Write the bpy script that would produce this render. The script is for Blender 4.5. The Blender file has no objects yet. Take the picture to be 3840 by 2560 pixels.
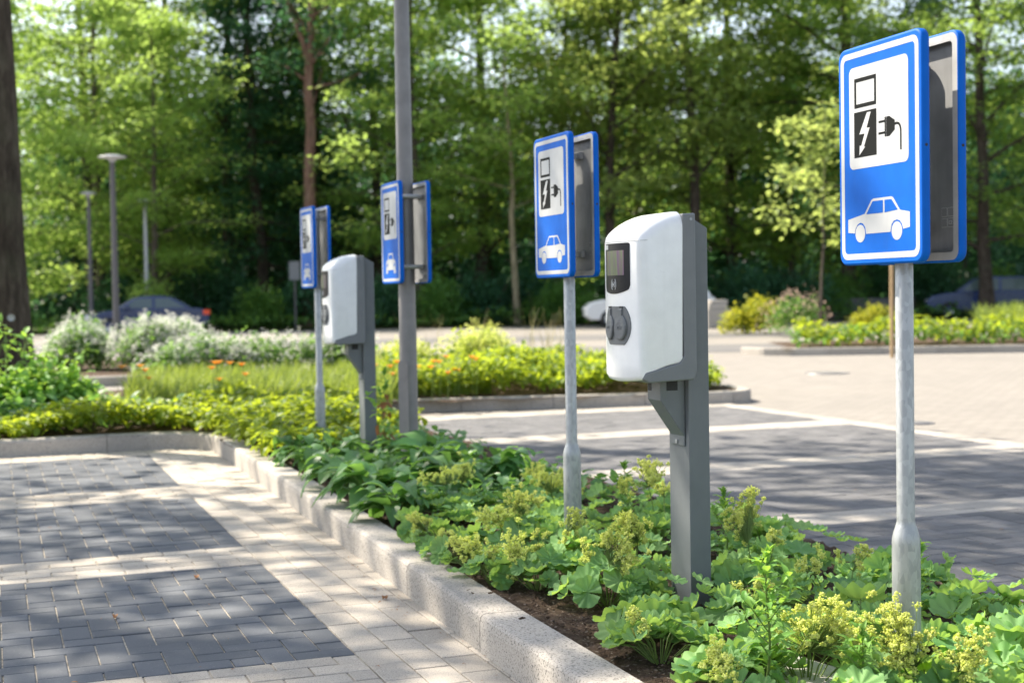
import bpy, math, random
import numpy as np
from mathutils import Matrix, Vector
rad = math.radians
scene = bpy.context.scene
col = scene.collection
RNG = np.random.default_rng(11)

# ------------------------------------------------------------------ tagging
def tag(o, label=None, cat=None, group=None, kind=None):
    if label: o['label'] = label
    if cat: o['category'] = cat
    if group: o['group'] = group
    if kind: o['kind'] = kind
    return o

def empty(name, loc=(0, 0, 0), rz=0.0):
    o = bpy.data.objects.new(name, None)
    o.empty_display_size = 0.2
    o.location = loc
    o.rotation_euler = (0, 0, rz)
    col.objects.link(o)
    return o

def copy_tree(o, parent=None):
    c = o.copy()
    col.objects.link(c)
    c.parent = parent
    for ch in list(o.children):
        copy_tree(ch, c)
    return c

# ------------------------------------------------------------------ mesh builder
class MB:
    def __init__(s):
        s.V = []; s.L = []; s.S = []; s.M = []; s.SM = []; s.n = 0
    def add(s, V, F, mi=0, smooth=False):
        V = np.asarray(V, dtype=np.float64).reshape(-1, 3)
        if isinstance(F, np.ndarray):
            k = F.shape[1]; nf = F.shape[0]
            s.L.append(F.ravel() + s.n); s.S.append(np.full(nf, k))
        else:
            nf = len(F)
            s.L.append(np.array([i for f in F for i in f]) + s.n); s.S.append(np.array([len(f) for f in F]))
        s.M.append(np.full(nf, mi)); s.SM.append(np.full(nf, smooth))
        s.V.append(V); s.n += len(V)
        return s
    def box(s, a, b, mi=0):
        x0, y0, z0 = a; x1, y1, z1 = b
        V = [(x0,y0,z0),(x1,y0,z0),(x1,y1,z0),(x0,y1,z0),(x0,y0,z1),(x1,y0,z1),(x1,y1,z1),(x0,y1,z1)]
        return s.add(V, [(0,3,2,1),(4,5,6,7),(0,1,5,4),(1,2,6,5),(2,3,7,6),(3,0,4,7)], mi)
    def tube(s, P, R, n=10, mi=0, smooth=True, caps=True):
        P = np.asarray(P, float); m = len(P)
        R = np.full(m, R) if np.isscalar(R) else np.asarray(R, float)
        T = np.gradient(P, axis=0)
        T /= np.linalg.norm(T, axis=1)[:, None] + 1e-12
        a = np.linspace(0, 2*math.pi, n, endpoint=False)
        ref = np.array([0, 0, 1.0]) if abs(T[0][2]) < .9 else np.array([1.0, 0, 0])
        V = []
        u = np.cross(T[0], ref)
        for i in range(m):
            u = u - T[i]*np.dot(u, T[i]); u /= np.linalg.norm(u) + 1e-12
            v = np.cross(T[i], u)
            V.append(P[i] + R[i]*(np.cos(a)[:, None]*u + np.sin(a)[:, None]*v))
        V = np.concatenate(V)
        F = [(i*n+j, i*n+(j+1) % n, (i+1)*n+(j+1) % n, (i+1)*n+j) for i in range(m-1) for j in range(n)]
        s.add(V, np.array(F), mi, smooth)
        if caps:
            s.add(V[:n], [tuple(range(n))[::-1]], mi); s.add(V[-n:], [tuple(range(n))], mi)
        return s
    def lathe(s, prof, n=24, c=(0, 0), mi=0, smooth=True):
        a = np.linspace(0, 2*math.pi, n, endpoint=False)
        V = [(c[0]+r*math.cos(t), c[1]+r*math.sin(t), z) for r, z in prof for t in a]
        F = [(i*n+j, i*n+(j+1) % n, (i+1)*n+(j+1) % n, (i+1)*n+j) for i in range(len(prof)-1) for j in range(n)]
        return s.add(V, np.array(F), mi, smooth)
    def prism(s, pts, y0, y1, mi=0):
        """outline in x,z extruded along y (front face at y0, towards -y)"""
        n = len(pts)
        V = [(x, y0, z) for x, z in pts] + [(x, y1, z) for x, z in pts]
        F = [tuple(range(n)), tuple(range(2*n-1, n-1, -1))] + [(i, i+n, (i+1) % n+n, (i+1) % n) for i in range(n)]
        return s.add(V, F, mi)
    def prism_x(s, pts, x0, x1, mi=0):
        """outline in y,z extruded along x"""
        n = len(pts)
        V = [(x0, y, z) for y, z in pts] + [(x1, y, z) for y, z in pts]
        F = [tuple(range(n-1, -1, -1)), tuple(range(n, 2*n))] + [(i, (i+1) % n, (i+1) % n+n, i+n) for i in range(n)]
        return s.add(V, F, mi)
    def build(s, name, mats, parent=None, bevel=0.0, seg=2, recalc=False):
        me = bpy.data.meshes.new(name)
        if s.n:
            V = np.concatenate(s.V); L = np.concatenate(s.L); S = np.concatenate(s.S)
            me.vertices.add(len(V)); me.vertices.foreach_set('co', V.astype(np.float32).ravel())
            me.loops.add(len(L)); me.loops.foreach_set('vertex_index', L.astype(np.int32))
            me.polygons.add(len(S))
            st = np.concatenate([[0], np.cumsum(S)[:-1]])
            me.polygons.foreach_set('loop_start', st.astype(np.int32))
            me.polygons.foreach_set('material_index', np.concatenate(s.M).astype(np.int32))
            me.polygons.foreach_set('use_smooth', np.concatenate(s.SM))
            me.update(calc_edges=True)
            me.validate()
        if recalc:
            import bmesh
            bm = bmesh.new(); bm.from_mesh(me)
            bmesh.ops.remove_doubles(bm, verts=bm.verts, dist=1e-6)
            bmesh.ops.recalc_face_normals(bm, faces=bm.faces)
            bm.to_mesh(me); bm.free()
        for m in (mats if isinstance(mats, (list, tuple)) else [mats]):
            me.materials.append(m)
        o = bpy.data.objects.new(name, me)
        col.objects.link(o)
        o.parent = parent
        if bevel:
            b = o.modifiers.new('bevel', 'BEVEL'); b.width = bevel; b.segments = seg
            b.limit_method = 'ANGLE'; b.angle_limit = rad(35)
            b.harden_normals = False
        return o

# ------------------------------------------------------------------ materials
def nt(name):
    m = bpy.data.materials.new(name); m.use_nodes = True
    t = m.node_tree; t.nodes.clear()
    out = t.nodes.new('ShaderNodeOutputMaterial')
    return m, t, out

def N(t, kind, **kw):
    n = t.nodes.new(kind)
    for k, v in kw.items():
        if k in n.inputs: n.inputs[k].default_value = v
        else: setattr(n, k, v)
    return n

def ramp(t, fac, stops):
    r = t.nodes.new('ShaderNodeValToRGB')
    e = r.color_ramp.elements
    while len(e) < len(stops): e.new(.5)
    for i, (p, c) in enumerate(stops):
        e[i].position = p; e[i].color = (*c, 1)
    t.links.new(fac, r.inputs['Fac'])
    return r.outputs['Color']

def mixc(t, f, a, b, mode='MIX'):
    n = t.nodes.new('ShaderNodeMix'); n.data_type = 'RGBA'; n.blend_type = mode
    def put(i, v):
        if isinstance(v, (tuple, list)): n.inputs[i].default_value = (*v[:3], 1)
        elif isinstance(v, (int, float)): n.inputs[i].default_value = v
        else: t.links.new(v, n.inputs[i])
    put(0, f); put(6, a); put(7, b)
    return n.outputs[2]

def coords(t, scale=(1, 1, 1), kind='Object'):
    c = t.nodes.new('ShaderNodeTexCoord'); m = t.nodes.new('ShaderNodeMapping')
    m.inputs['Scale'].default_value = scale
    t.links.new(c.outputs[kind], m.inputs['Vector'])
    return m.outputs['Vector']

def noise(t, vec, scale, detail=4, rough=.55, out='Fac'):
    n = N(t, 'ShaderNodeTexNoise', Scale=scale, Detail=detail, Roughness=rough)
    t.links.new(vec, n.inputs['Vector'])
    return n.outputs[out]

def bump(t, h, strength, dist):
    b = N(t, 'ShaderNodeBump', Strength=strength, Distance=dist)
    t.links.new(h, b.inputs['Height'])
    return b.outputs['Normal']

def pbsdf(t, out, color, rough=.5, metal=0., spec=.5, normal=None, coat=0.):
    p = N(t, 'ShaderNodeBsdfPrincipled', Metallic=metal)
    for key, v in (('Base Color', color), ('Roughness', rough)):
        if isinstance(v, (tuple, list)): p.inputs[key].default_value = (*v[:3], 1)
        elif isinstance(v, (int, float)): p.inputs[key].default_value = v
        else: t.links.new(v, p.inputs[key])
    p.inputs['Specular IOR Level'].default_value = spec
    p.inputs['Coat Weight'].default_value = coat
    if normal: t.links.new(normal, p.inputs['Normal'])
    if out: t.links.new(p.outputs[0], out.inputs['Surface'])
    return p

def paint(name, c, rough=.4, metal=0., dirt=.12, coat=0., scale=14., bumpv=0.0, spec=.5):
    """painted / plastic surface with faint grime, streaks and uneven gloss"""
    m, t, out = nt(name)
    v = coords(t); v2 = coords(t, (9, 9, .9))
    n1 = noise(t, v, scale); n2 = noise(t, v2, 5, 5)
    d = mixc(t, ramp(t, n1, [(.35, (0, 0, 0)), (.8, (1, 1, 1))]), c, tuple(x*(1-dirt) for x in c))
    d = mixc(t, ramp(t, n2, [(.5, (0, 0, 0)), (.85, (dirt*1.5,)*3)]), d, tuple(x*.62+.02 for x in c))
    r = N(t, 'ShaderNodeMapRange'); r.inputs['To Min'].default_value = max(.05, rough-.07); r.inputs['To Max'].default_value = rough+.12
    t.links.new(n1, r.inputs['Value'])
    nm = bump(t, noise(t, v, 900, 2), bumpv, .0006) if bumpv else None
    pbsdf(t, out, d, r.outputs[0], metal, spec, nm, coat)
    return m

def leafmat(name, ca, cb, trans=.4, tc=None, rough=.5, spec=.35, veins=False):
    m, t, out = nt(name)
    g = t.nodes.new('ShaderNodeNewGeometry')
    oi = t.nodes.new('ShaderNodeObjectInfo')
    f = g.outputs['Random Per Island']
    v = coords(t, kind='Object')
    nn = noise(t, v, 1.3 if not veins else 9, 2)
    a = N(t, 'ShaderNodeMath', operation='MULTIPLY_ADD'); t.links.new(nn, a.inputs[0]); a.inputs[1].default_value = .9; a.inputs[2].default_value = -.45
    b = N(t, 'ShaderNodeMath', operation='ADD', use_clamp=True); t.links.new(a.outputs[0], b.inputs[0]); t.links.new(f, b.inputs[1])
    c = mixc(t, b.outputs[0], ca, cb)
    o2 = N(t, 'ShaderNodeMapRange'); o2.inputs['To Min'].default_value = .82; o2.inputs['To Max'].default_value = 1.15
    t.links.new(oi.outputs['Random'], o2.inputs['Value'])
    hv = N(t, 'ShaderNodeHueSaturation'); t.links.new(c, hv.inputs['Color']); t.links.new(o2.outputs[0], hv.inputs['Value'])
    p = pbsdf(t, None, hv.outputs[0], rough, 0, spec)
    tr = t.nodes.new('ShaderNodeBsdfTranslucent')
    tcol = tc or (min(1, cb[0]*2.3), min(1, cb[1]*1.9), cb[2]*.8)
    tmix = mixc(t, f, tcol, tuple(x*.75 for x in tcol))
    t.links.new(tmix, tr.inputs['Color'])
    mx = t.nodes.new('ShaderNodeMixShader'); mx.inputs[0].default_value = trans
    t.links.new(p.outputs[0], mx.inputs[1]); t.links.new(tr.outputs[0], mx.inputs[2])
    t.links.new(mx.outputs[0], out.inputs['Surface'])
    return m

def concrete(name, c, speck=.35, sc=260, island=True, tint=None, dark=(.12, .12, .125)):
    m, t, out = nt(name)
    v = coords(t)
    base = c
    if island:
        g = t.nodes.new('ShaderNodeNewGeometry')
        base = mixc(t, g.outputs['Random Per Island'], tuple(x*.86 for x in c), tuple(min(1, x*1.12) for x in (tint or c)))
    big = noise(t, v, 2.2, 5)
    base = mixc(t, ramp(t, big, [(.42, (0, 0, 0)), (.68, (.4,)*3)]), base, tuple(x*.70 for x in c))
    base = mixc(t, ramp(t, noise(t, v, 11, 6, .7), [(.56, (0, 0, 0)), (.72, (.35,)*3)]), base, tuple(x*.62 for x in c))
    vor = N(t, 'ShaderNodeTexVoronoi', Scale=sc); t.links.new(v, vor.inputs['Vector'])
    sp = ramp(t, noise(t, v, sc*.8, 2, .7), [(.36, (speck,)*3), (.46, (0, 0, 0))])
    base = mixc(t, sp, base, dark)
    sp2 = ramp(t, vor.outputs['Color'], [(.86, (0, 0, 0)), (.93, (.4,)*3)])
    base = mixc(t, sp2, base, tuple(min(1, x*1.5+.06) for x in c))
    pbsdf(t, out, base, .88, 0, .25, bump(t, noise(t, v, sc*.7, 4), .6, .002))
    return m

M = {}
M['light'] = concrete('light_paver', (.42, .375, .32), .62, 230, tint=(.43, .385, .33))
M['dark'] = concrete('dark_paver', (.115, .123, .137), .3, 240, dark=(.05, .055, .065))
M['lightr'] = concrete('beige_paver', (.38, .35, .31), .5, 230, tint=(.40, .365, .325))
M['darkr'] = concrete('grey_paver', (.13, .13, .135), .3, 240, tint=(.145, .143, .147), dark=(.07, .07, .08))
M['kerb'] = concrete('kerb_concrete', (.42, .385, .345), .85, 170, dark=(.08, .08, .08))
M['slab'] = concrete('slab_concrete', (.5, .48, .46), .4, 220, island=False)

def jointmat():
    m, t, out = nt('joint_sand'); v = coords(t)
    c = ramp(t, noise(t, v, 30, 5), [(.3, (.22, .19, .16)), (.55, (.46, .41, .34)), (.8, (.56, .50, .42))])
    pbsdf(t, out, c, .95, 0, .1, bump(t, noise(t, v, 400, 3), .5, .002)); return m
M['joint'] = jointmat()

def roadmat():
    m, t, out = nt('road_paving'); v = coords(t)
    b = N(t, 'ShaderNodeTexBrick', Scale=1.0); b.inputs['Mortar Size'].default_value = .006
    b.inputs['Brick Width'].default_value = .21; b.inputs['Row Height'].default_value = .105; b.inputs['Bias'].default_value = 0.
    b.inputs['Color1'].default_value = (.235, .216, .195, 1); b.inputs['Color2'].default_value = (.285, .262, .236, 1); b.inputs['Mortar'].default_value = (.15, .138, .125, 1)
    t.links.new(v, b.inputs['Vector'])
    c = mixc(t, ramp(t, noise(t, v, .35, 5), [(.4, (0, 0, 0)), (.7, (.35,)*3)]), b.outputs['Color'], (.20, .187, .172))
    c = mixc(t, ramp(t, noise(t, v, 200, 2), [(.38, (.35,)*3), (.5, (0, 0, 0))]), c, (.14, .13, .12))
    pbsdf(t, out, c, .9, 0, .25, bump(t, b.outputs['Fac'], .4, -.004)); return m
M['road'] = roadmat()
def asphmat():
    m, t, out = nt('asphalt_lane'); v = coords(t)
    c = ramp(t, noise(t, v, 120, 4), [(.3, (.10, .10, .105)), (.7, (.17, .165, .16))])
    c = mixc(t, ramp(t, noise(t, v, .8, 4), [(.4, (0, 0, 0)), (.8, (.4,)*3)]), c, (.24, .22, .2))
    pbsdf(t, out, c, .9, 0, .25, bump(t, noise(t, v, 300, 3), .4, .003)); return m
M['asphalt'] = asphmat()
def soilmat():
    m, t, out = nt('soil'); v = coords(t)
    c = ramp(t, noise(t, v, 28, 8, .7), [(.3, (.035, .024, .017)), (.5, (.09, .06, .042)), (.68, (.17, .125, .09)), (.85, (.3, .25, .2))])
    vo = N(t, 'ShaderNodeTexVoronoi', Scale=110.); t.links.new(v, vo.inputs['Vector'])
    c = mixc(t, ramp(t, vo.outputs['Color'], [(.8, (0, 0, 0)), (.88, (.7,)*3)]), c, (.33, .27, .23))
    pbsdf(t, out, c, .95, 0, .15, bump(t, noise(t, v, 70, 8, .7), 1., .03)); return m
M['soil'] = soilmat()
def vergemat():
    m, t, out = nt('verge'); v = coords(t)
    c = ramp(t, noise(t, v, .5, 6, .7), [(.35, (.03, .035, .018)), (.55, (.05, .08, .02)), (.75, (.10, .15, .03))])
    pbsdf(t, out, c, .95, 0, .1, bump(t, noise(t, v, 6, 6), 1., .2)); return m
M['verge'] = vergemat()

def galv():
    m, t, out = nt('galvanised_steel'); v = coords(t, (1, 1, .45))
    vo = N(t, 'ShaderNodeTexVoronoi', Scale=95.); t.links.new(v, vo.inputs['Vector'])
    n = noise(t, coords(t, (1, 1, .25)), 26, 5, .65)
    c = mixc(t, ramp(t, vo.outputs['Color'], [(.2, (0, 0, 0)), (.9, (1, 1, 1))]), (.30, .315, .325), (.40, .415, .425))
    c = mixc(t, ramp(t, n, [(.55, (0, 0, 0)), (.72, (.55,)*3)]), c, (.50, .52, .53))
    c = mixc(t, ramp(t, noise(t, v, 9, 4), [(.55, (0, 0, 0)), (.8, (.5,)*3)]), c, (.30, .32, .33))
    pbsdf(t, out, c, ramp(t, n, [(.3, (.38,)*3), (.7, (.6,)*3)]), .55, .5, bump(t, n, .25, .002)); return m
M['galv'] = galv()
M['blue'] = paint('sign_blue', (.0, .105, .50), .5, dirt=.16, coat=.0, spec=.12)
M['white'] = paint('sign_white', (.47, .48, .49), .45, dirt=.12, spec=.2)
M['black'] = paint('sign_black', (.008, .009, .009), .6, dirt=0, spec=.08)
M['alu'] = paint('aluminium', (.46, .46, .465), .5, .25, dirt=.3)
M['aludark'] = paint('sign_inner_sheet', (.27, .275, .285), .5, .1, dirt=.45, scale=6)
M['hole'] = paint('dark_hole', (.01, .01, .012), .6, dirt=0)
M['postgrey'] = paint('post_powder_coat', (.135, .148, .158), .48, dirt=.12, bumpv=.2)
M['housing'] = paint('charger_housing', (.16, .17, .18), .5, dirt=.1, bumpv=.25)
M['cover'] = paint('charger_cover', (.80, .81, .82), .28, dirt=.10, coat=.2, spec=.4)
M['seam'] = paint('seam_shadow', (.30, .31, .32), .5, dirt=0)
M['glass'] = paint('display_glass', (.006, .008, .014), .3, dirt=.3, coat=.0, scale=30, spec=.1)
M['flap'] = paint('flap_rubber', (.115, .125, .135), .5, dirt=.15)
M['lamp'] = paint('lamp_post_paint', (.20, .19, .19), .42, .2, dirt=.2)
M['lamphead'] = paint('lamp_head_paint', (.42, .43, .45), .4, dirt=.1)
M['farpole'] = paint('far_pole_paint', (.10, .095, .10), .6, 0, dirt=.2)
M['rubber'] = paint('tyre', (.02, .02, .02), .8, dirt=0)
M['rim'] = paint('rim', (.45, .46, .48), .35, .7, dirt=.1)
M['carblue'] = paint('navy_car_paint', (.018, .036, .12), .25, .1, dirt=.2, coat=.6)
M['cardark'] = paint('dark_blue_car_paint', (.025, .05, .17), .25, .1, dirt=.2, coat=.6)
M['carwhite'] = paint('white_car_paint', (.68, .69, .70), .3, dirt=.1, coat=.5)
M['carglass'] = paint('car_glass', (.09, .125, .13), .15, dirt=.2, coat=.5)
M['redlamp'] = paint('tail_lamp', (.75, .07, .012), .3, dirt=0)
M['clearlamp'] = paint('head_lamp', (.8, .82, .85), .1, dirt=0)
M['wood'] = paint('stake_wood', (.42, .29, .16), .8, dirt=.3)
M['orange'] = leafmat('orange_petals', (.75, .30, .03), (.85, .48, .08), .35, (.95, .45, .05))
M['whitepetal'] = leafmat('white_petals', (.72, .74, .70), (.82, .82, .78), .3, (.8, .8, .7))
M['pinkpetal'] = leafmat('pink_petals', (.55, .36, .30), (.6, .45, .36), .3, (.8, .6, .5))

def screenmat():
    m, t, out = nt('display_screen'); v = coords(t, (14, 1, 2))
    c = ramp(t, noise(t, v, 1.6, 3), [(.3, (.07, .09, .14)), (.42, (.15, .09, .14)), (.52, (.13, .17, .09)), (.62, (.19, .14, .12)), (.75, (.16, .19, .20))])
    st = noise(t, coords(t, (60, 1, 2.5)), 3, 5, .7)
    c = mixc(t, ramp(t, st, [(.55, (0, 0, 0)), (.75, (.35,)*3)]), c, (.4, .42, .42))
    pbsdf(t, out, c, .35, 0, .1, None, 0); return m
M['screen'] = screenmat()
def barkmat(name, a, b, sc=9):
    m, t, out = nt(name); v = coords(t, (1, 1, .22))
    n = noise(t, v, sc, 7, .7)
    c = ramp(t, n, [(.32, tuple(x*.45 for x in a)), (.5, a), (.7, b)])
    c = mixc(t, ramp(t, noise(t, coords(t), 1.6, 5), [(.5, (0, 0, 0)), (.75, (.5,)*3)]), c, (.09, .10, .06))
    pbsdf(t, out, c, .9, 0, .15, bump(t, n, 1., .03)); return m
M['bark'] = barkmat('bark', (.10, .08, .065), (.19, .16, .13))
M['barkdark'] = barkmat('dark_bark', (.065, .05, .04), (.13, .105, .085), 14)
M['barkpine'] = barkmat('pine_bark', (.20, .115, .085), (.36, .24, .18), 6)
M['barkpale'] = barkmat('pale_bark', (.26, .22, .14), (.42, .36, .25), 6)
M['stem'] = leafmat('green_stem', (.12, .20, .05), (.20, .28, .08), .2)

# foliage colours
M['lfA'] = leafmat('leaf_fresh', (.06, .15, .04), (.19, .30, .06), .56, (.56, .76, .17))
M['lfB'] = leafmat('leaf_mid', (.04, .12, .04), (.12, .21, .055), .52, (.46, .64, .12))
M['lfC'] = leafmat('leaf_cool_dark', (0.024, 0.081, 0.046), (0.054, 0.142, 0.068), .34, (0.144, 0.352, 0.128))
M['lfD'] = leafmat('leaf_olive', (.075, .15, .045), (.21, .28, .08), .55, (.60, .72, .18))
M['lfShrub'] = leafmat('leaf_shrub', (0.042, 0.120, 0.030), (0.102, 0.216, 0.048), .42, (0.312, 0.546, 0.091))
M['lfLime'] = leafmat('leaf_lime', (.15, .22, .02), (.28, .32, .03), .45, (.68, .66, .05))
M['alch'] = leafmat('lady_mantle_leaf', (.125, .28, .10), (.27, .45, .16), .38, (.48, .72, .12), rough=.62, spec=.25, veins=True)
M['alchfl'] = leafmat('lady_mantle_blossom', (.72, .80, .20), (.92, .94, .38), .40, (.96, .98, .30), rough=.8, spec=.05)
M['host'] = leafmat('broad_leaf', (.06, .17, .05), (.13, .27, .08), .36, (.26, .50, .08), rough=.42, spec=.45, veins=True)
M['weed'] = leafmat('weed_leaf', (.12, .28, .06), (.22, .40, .09), .42, (.42, .66, .08), rough=.5, veins=True)
M['cover_g'] = leafmat('ground_cover_leaf', (.075, .16, .018), (.19, .27, .03), .46, (.55, .66, .04))
M['grass'] = leafmat('grass_blade', (.10, .18, .03), (.19, .26, .06), .4, (.42, .52, .07))
M['straw'] = leafmat('dry_grass', (.30, .27, .12), (.40, .34, .17), .3, (.5, .45, .2))
M['deadleaf'] = leafmat('dead_leaf', (.20, .07, .025), (.32, .15, .05), .25, (.4, .18, .05))

# ------------------------------------------------------------------ foliage helpers
def rotmats(az, tilt, spin):
    """leaf frame: x along the leaf, z its normal; spin about z, tilt about y, az about z"""
    ca, sa, ct, st, cs, ss = np.cos(az), np.sin(az), np.cos(tilt), np.sin(tilt), np.cos(spin), np.sin(spin)
    n = len(az); Z = np.zeros(n); I = np.ones(n)
    Rz = np.stack([ca, -sa, Z, sa, ca, Z, Z, Z, I], 1).reshape(n, 3, 3)
    Ry = np.stack([ct, Z, st, Z, I, Z, -st, Z, ct], 1).reshape(n, 3, 3)
    Rs = np.stack([cs, -ss, Z, ss, cs, Z, Z, Z, I], 1).reshape(n, 3, 3)
    return Rz @ Ry @ Rs

def scatter(mb, TV, TF, P, R, S, mi=0, smooth=True):
    P = np.asarray(P, float); n = len(P)
    if n == 0: return
    S = np.asarray(S, float)
    S3 = S[:, None, None] if S.ndim == 1 else S[:, None, :]
    V = np.einsum('nij,nkj->nki', R, TV[None]*S3) + P[:, None, :]
    k = len(TV)
    F = (TF[None] + (np.arange(n)*k)[:, None, None]).reshape(-1, TF.shape[1])
    mb.add(V.reshape(-1, 3), F, mi, smooth)

LEAF4 = (np.array([(0, 0, 0), (.45, -.36, .10), (1, 0, -.06), (.5, .36, .10)]), np.array([(0, 1, 2, 3)]))
LEAF6 = (np.array([(0, 0, 0), (.35, -.3, .09), (.75, -.22, .04), (1, 0, -.12), (.75, .22, .04), (.35, .3, .09), (.5, 0, .02)]),
         np.array([(0, 1, 6, 5), (1, 2, 3, 6), (6, 3, 4, 5)]))

def leaves(mb, P, size, mi=0, rng=RNG, tmpl=LEAF4, flat=.6, droop=0.2):
    n = len(P)
    az = rng.uniform(0, 2*math.pi, n)
    tilt = rng.normal(droop, flat, n)
    spin = rng.uniform(-.6, .6, n)
    scatter(mb, tmpl[0], tmpl[1], P, rotmats(az, tilt, spin), size*rng.uniform(.6, 1.25, n), mi, False)

def curve(p0, d, L, rng, n=7, bend=.25, up=0.0):
    P = [np.array(p0, float)]; d = np.array(d, float); d /= np.linalg.norm(d)
    for i in range(n-1):
        d = d + rng.normal(0, bend, 3)*.5 + np.array([0, 0, up])
        d /= np.linalg.norm(d)
        P.append(P[-1] + d*L/(n-1))
    return np.array(P)

def tree_proto(name, seed, H, r0, crown0, spread, nleaf, lsize, mats, nb=26, lean=(0, 0), style='round', fork=None, sigma=(.55, .22), wobble=.10):
    """tapered trunk with limbs and twigs; leaves in clumps along the twigs"""
    rng = np.random.default_rng(seed)
    root = empty(name)
    tb = MB()
    n = 12
    zs = np.linspace(0, H, n)
    wob = np.cumsum(rng.normal(0, wobble*H/20, (n, 2)), axis=0)
    P = np.stack([wob[:, 0]-wob[0, 0]+lean[0]*(zs/H)**2, wob[:, 1]-wob[0, 1]+lean[1]*(zs/H)**2, zs], 1)
    R = r0*(1-.82*zs/H)**.9; R[0] *= 1.35
    tb.tube(P, R, 10, caps=False)
    tips = []
    for b in range(nb):
        f = crown0 + (1-crown0)*(b+rng.random())/nb
        f = min(f, .985)
        z = f*H
        base = np.array([np.interp(z, zs, P[:, k]) for k in range(3)])
        rel = (f-crown0)/(1-crown0)
        if style == 'round': L = spread*(.45+1.1*math.sin(math.pi*min(1, .18+.82*rel))**.8*.6)*rng.uniform(.7, 1.15)
        elif style == 'cone': L = spread*(1.02-rel*.9)*rng.uniform(.75, 1.1)
        else: L = spread*rng.uniform(.5, 1.1)
        a = b*2.4+rng.uniform(-.5, .5)
        el = {'round': rng.uniform(.05, .65), 'cone': rng.uniform(-.35, .1), 'open': rng.uniform(.2, 1.0)}[style]
        d = (math.cos(a)*math.cos(el), math.sin(a)*math.cos(el), math.sin(el))
        C = curve(base, d, L, rng, 7, .18, -.02 if style != 'open' else .02)
        rb = np.interp(z, zs, R)*.42
        tb.tube(C, np.linspace(rb, rb*.15+.008, 7), 6, caps=False)
        for k in (2, 3, 4, 5, 6):
            if rng.random() < .9:
                a2 = a+rng.choice([-1, 1])*rng.uniform(.4, 1.2)
                C2 = curve(C[k], (math.cos(a2), math.sin(a2), rng.uniform(-.15, .35)), L*rng.uniform(.25, .5), rng, 5, .2)
                tb.tube(C2, np.linspace(rb*.35, .006, 5), 4, caps=False)
                tips += [C2[2], C2[4]]
            tips.append(C[k])
    if fork:
        zf = fork*H; c0 = np.array([np.interp(zf, zs, P[:, k]) for k in range(3)]); rf = np.interp(zf, zs, R)
        C = curve(c0, (-.28, .0, 1), H-zf, rng, 9, .10, .03); tb.tube(C, np.linspace(rf*.8, .03, 9), 8, caps=False)
        tips += list(C[5:])
        C = curve(c0-np.array([0, 0, H*.11]), (.45, .1, .9), 2.0, rng, 5, .12); tb.tube(C, np.linspace(rf*.4, .03, 5), 6, caps=False)
    trunk = tb.build('trunk', mats[1], root)
    tips = np.array(tips)
    w = rng.uniform(.3, 1.6, len(tips)); w /= w.sum()
    idx = rng.choice(len(tips), nleaf, p=w)
    q = rng.normal(0, 1, (nleaf, 3))*np.array([sigma[0], sigma[0], sigma[1]])
    Pl = tips[idx]+q
    Pl[:, 2] -= .05*(q[:, 0]**2+q[:, 1]**2)
    Pl = Pl[Pl[:, 2] > .3]
    cb = MB(); leaves(cb, Pl, lsize, rng=rng, flat=.5)
    cb.build('crown', mats[0], root)
    return root

def bush(mb, c, rx, ry, h, n, size, rng, mi=0, tmpl=LEAF4, flat=.7, shell=.55, z0=0.):
    """leaves spread in a lumpy dome"""
    a = rng.uniform(0, 2*math.pi, n); u = rng.random(n)
    el = np.arcsin(np.sqrt(u))
    rr = rng.uniform(shell, 1.0, n)
    lump = 1+.16*np.sin(a*3+rng.uniform(0, 6))*np.cos(el*4+rng.uniform(0, 6))+.10*np.sin(a*7+rng.uniform(0, 6))
    P = np.stack([c[0]+rx*rr*lump*np.cos(a)*np.cos(el), c[1]+ry*rr*lump*np.sin(a)*np.cos(el), c[2]+z0+h*rr*lump*np.sin(el)], 1)
    leaves(mb, P, size, mi, rng, tmpl, flat)
    return P

# ------------------------------------------------------------------ near plant templates
def alch_leaf(cup=.28, lobes=9):
    seg, rings = 54, 4
    V = [(0, 0, 0)]
    th = np.linspace(-math.pi*.965, math.pi*.965, seg)
    rr = (.35, .62, .85, 1.0)
    for r in rr:
        for a in th:
            lob = .90+.11*abs(math.cos(a*lobes/2))**.6
            ser = .016*(1 if int((a+9)*16) % 2 else -1) if r == 1.0 else 0
            R = r*(lob*r + .95*(1-r)) + ser
            pleat = .075*r*math.cos(a*lobes)
            V.append((R*math.cos(a), R*math.sin(a), cup*R*R + pleat - .03*math.sin(a*2)*r))
    F3 = [(0, i+1, i+2) for i in range(seg-1)]
    F4 = [(1+k*seg+i, 1+(k+1)*seg+i, 1+(k+1)*seg+i+1, 1+k*seg+i+1) for k in range(rings-1) for i in range(seg-1)]
    # keep everything quads: centre fan as pairs
    Fc = [(0, i+1, i+2, i+3) for i in range(0, seg-3, 2)]
    return np.array(V), np.array(Fc+F4)

def ovate_leaf(width=.30, arch=.30, n=9, m=6, wav=.02, lobed=False):
    V = []
    for i in range(n):
        t = i/(n-1)
        w = width*(math.sin(math.pi*t**.72))**.85 if 0 < t < 1 else .004
        if lobed: w *= 1+.55*max(0, math.cos((t-.3)*16))*(t < .5)
        for j in range(m+1):
            s = j/m*2-1
            V.append((t, w*s, arch*math.sin(t*2.4)*.7-arch*t*t*.8+abs(s)*w*.35+wav*math.sin(t*17+s*2)*abs(s)))
    F = [(i*(m+1)+j, (i+1)*(m+1)+j, (i+1)*(m+1)+j+1, i*(m+1)+j+1) for i in range(n-1) for j in range(m)]
    return np.array(V), np.array(F)

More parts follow.
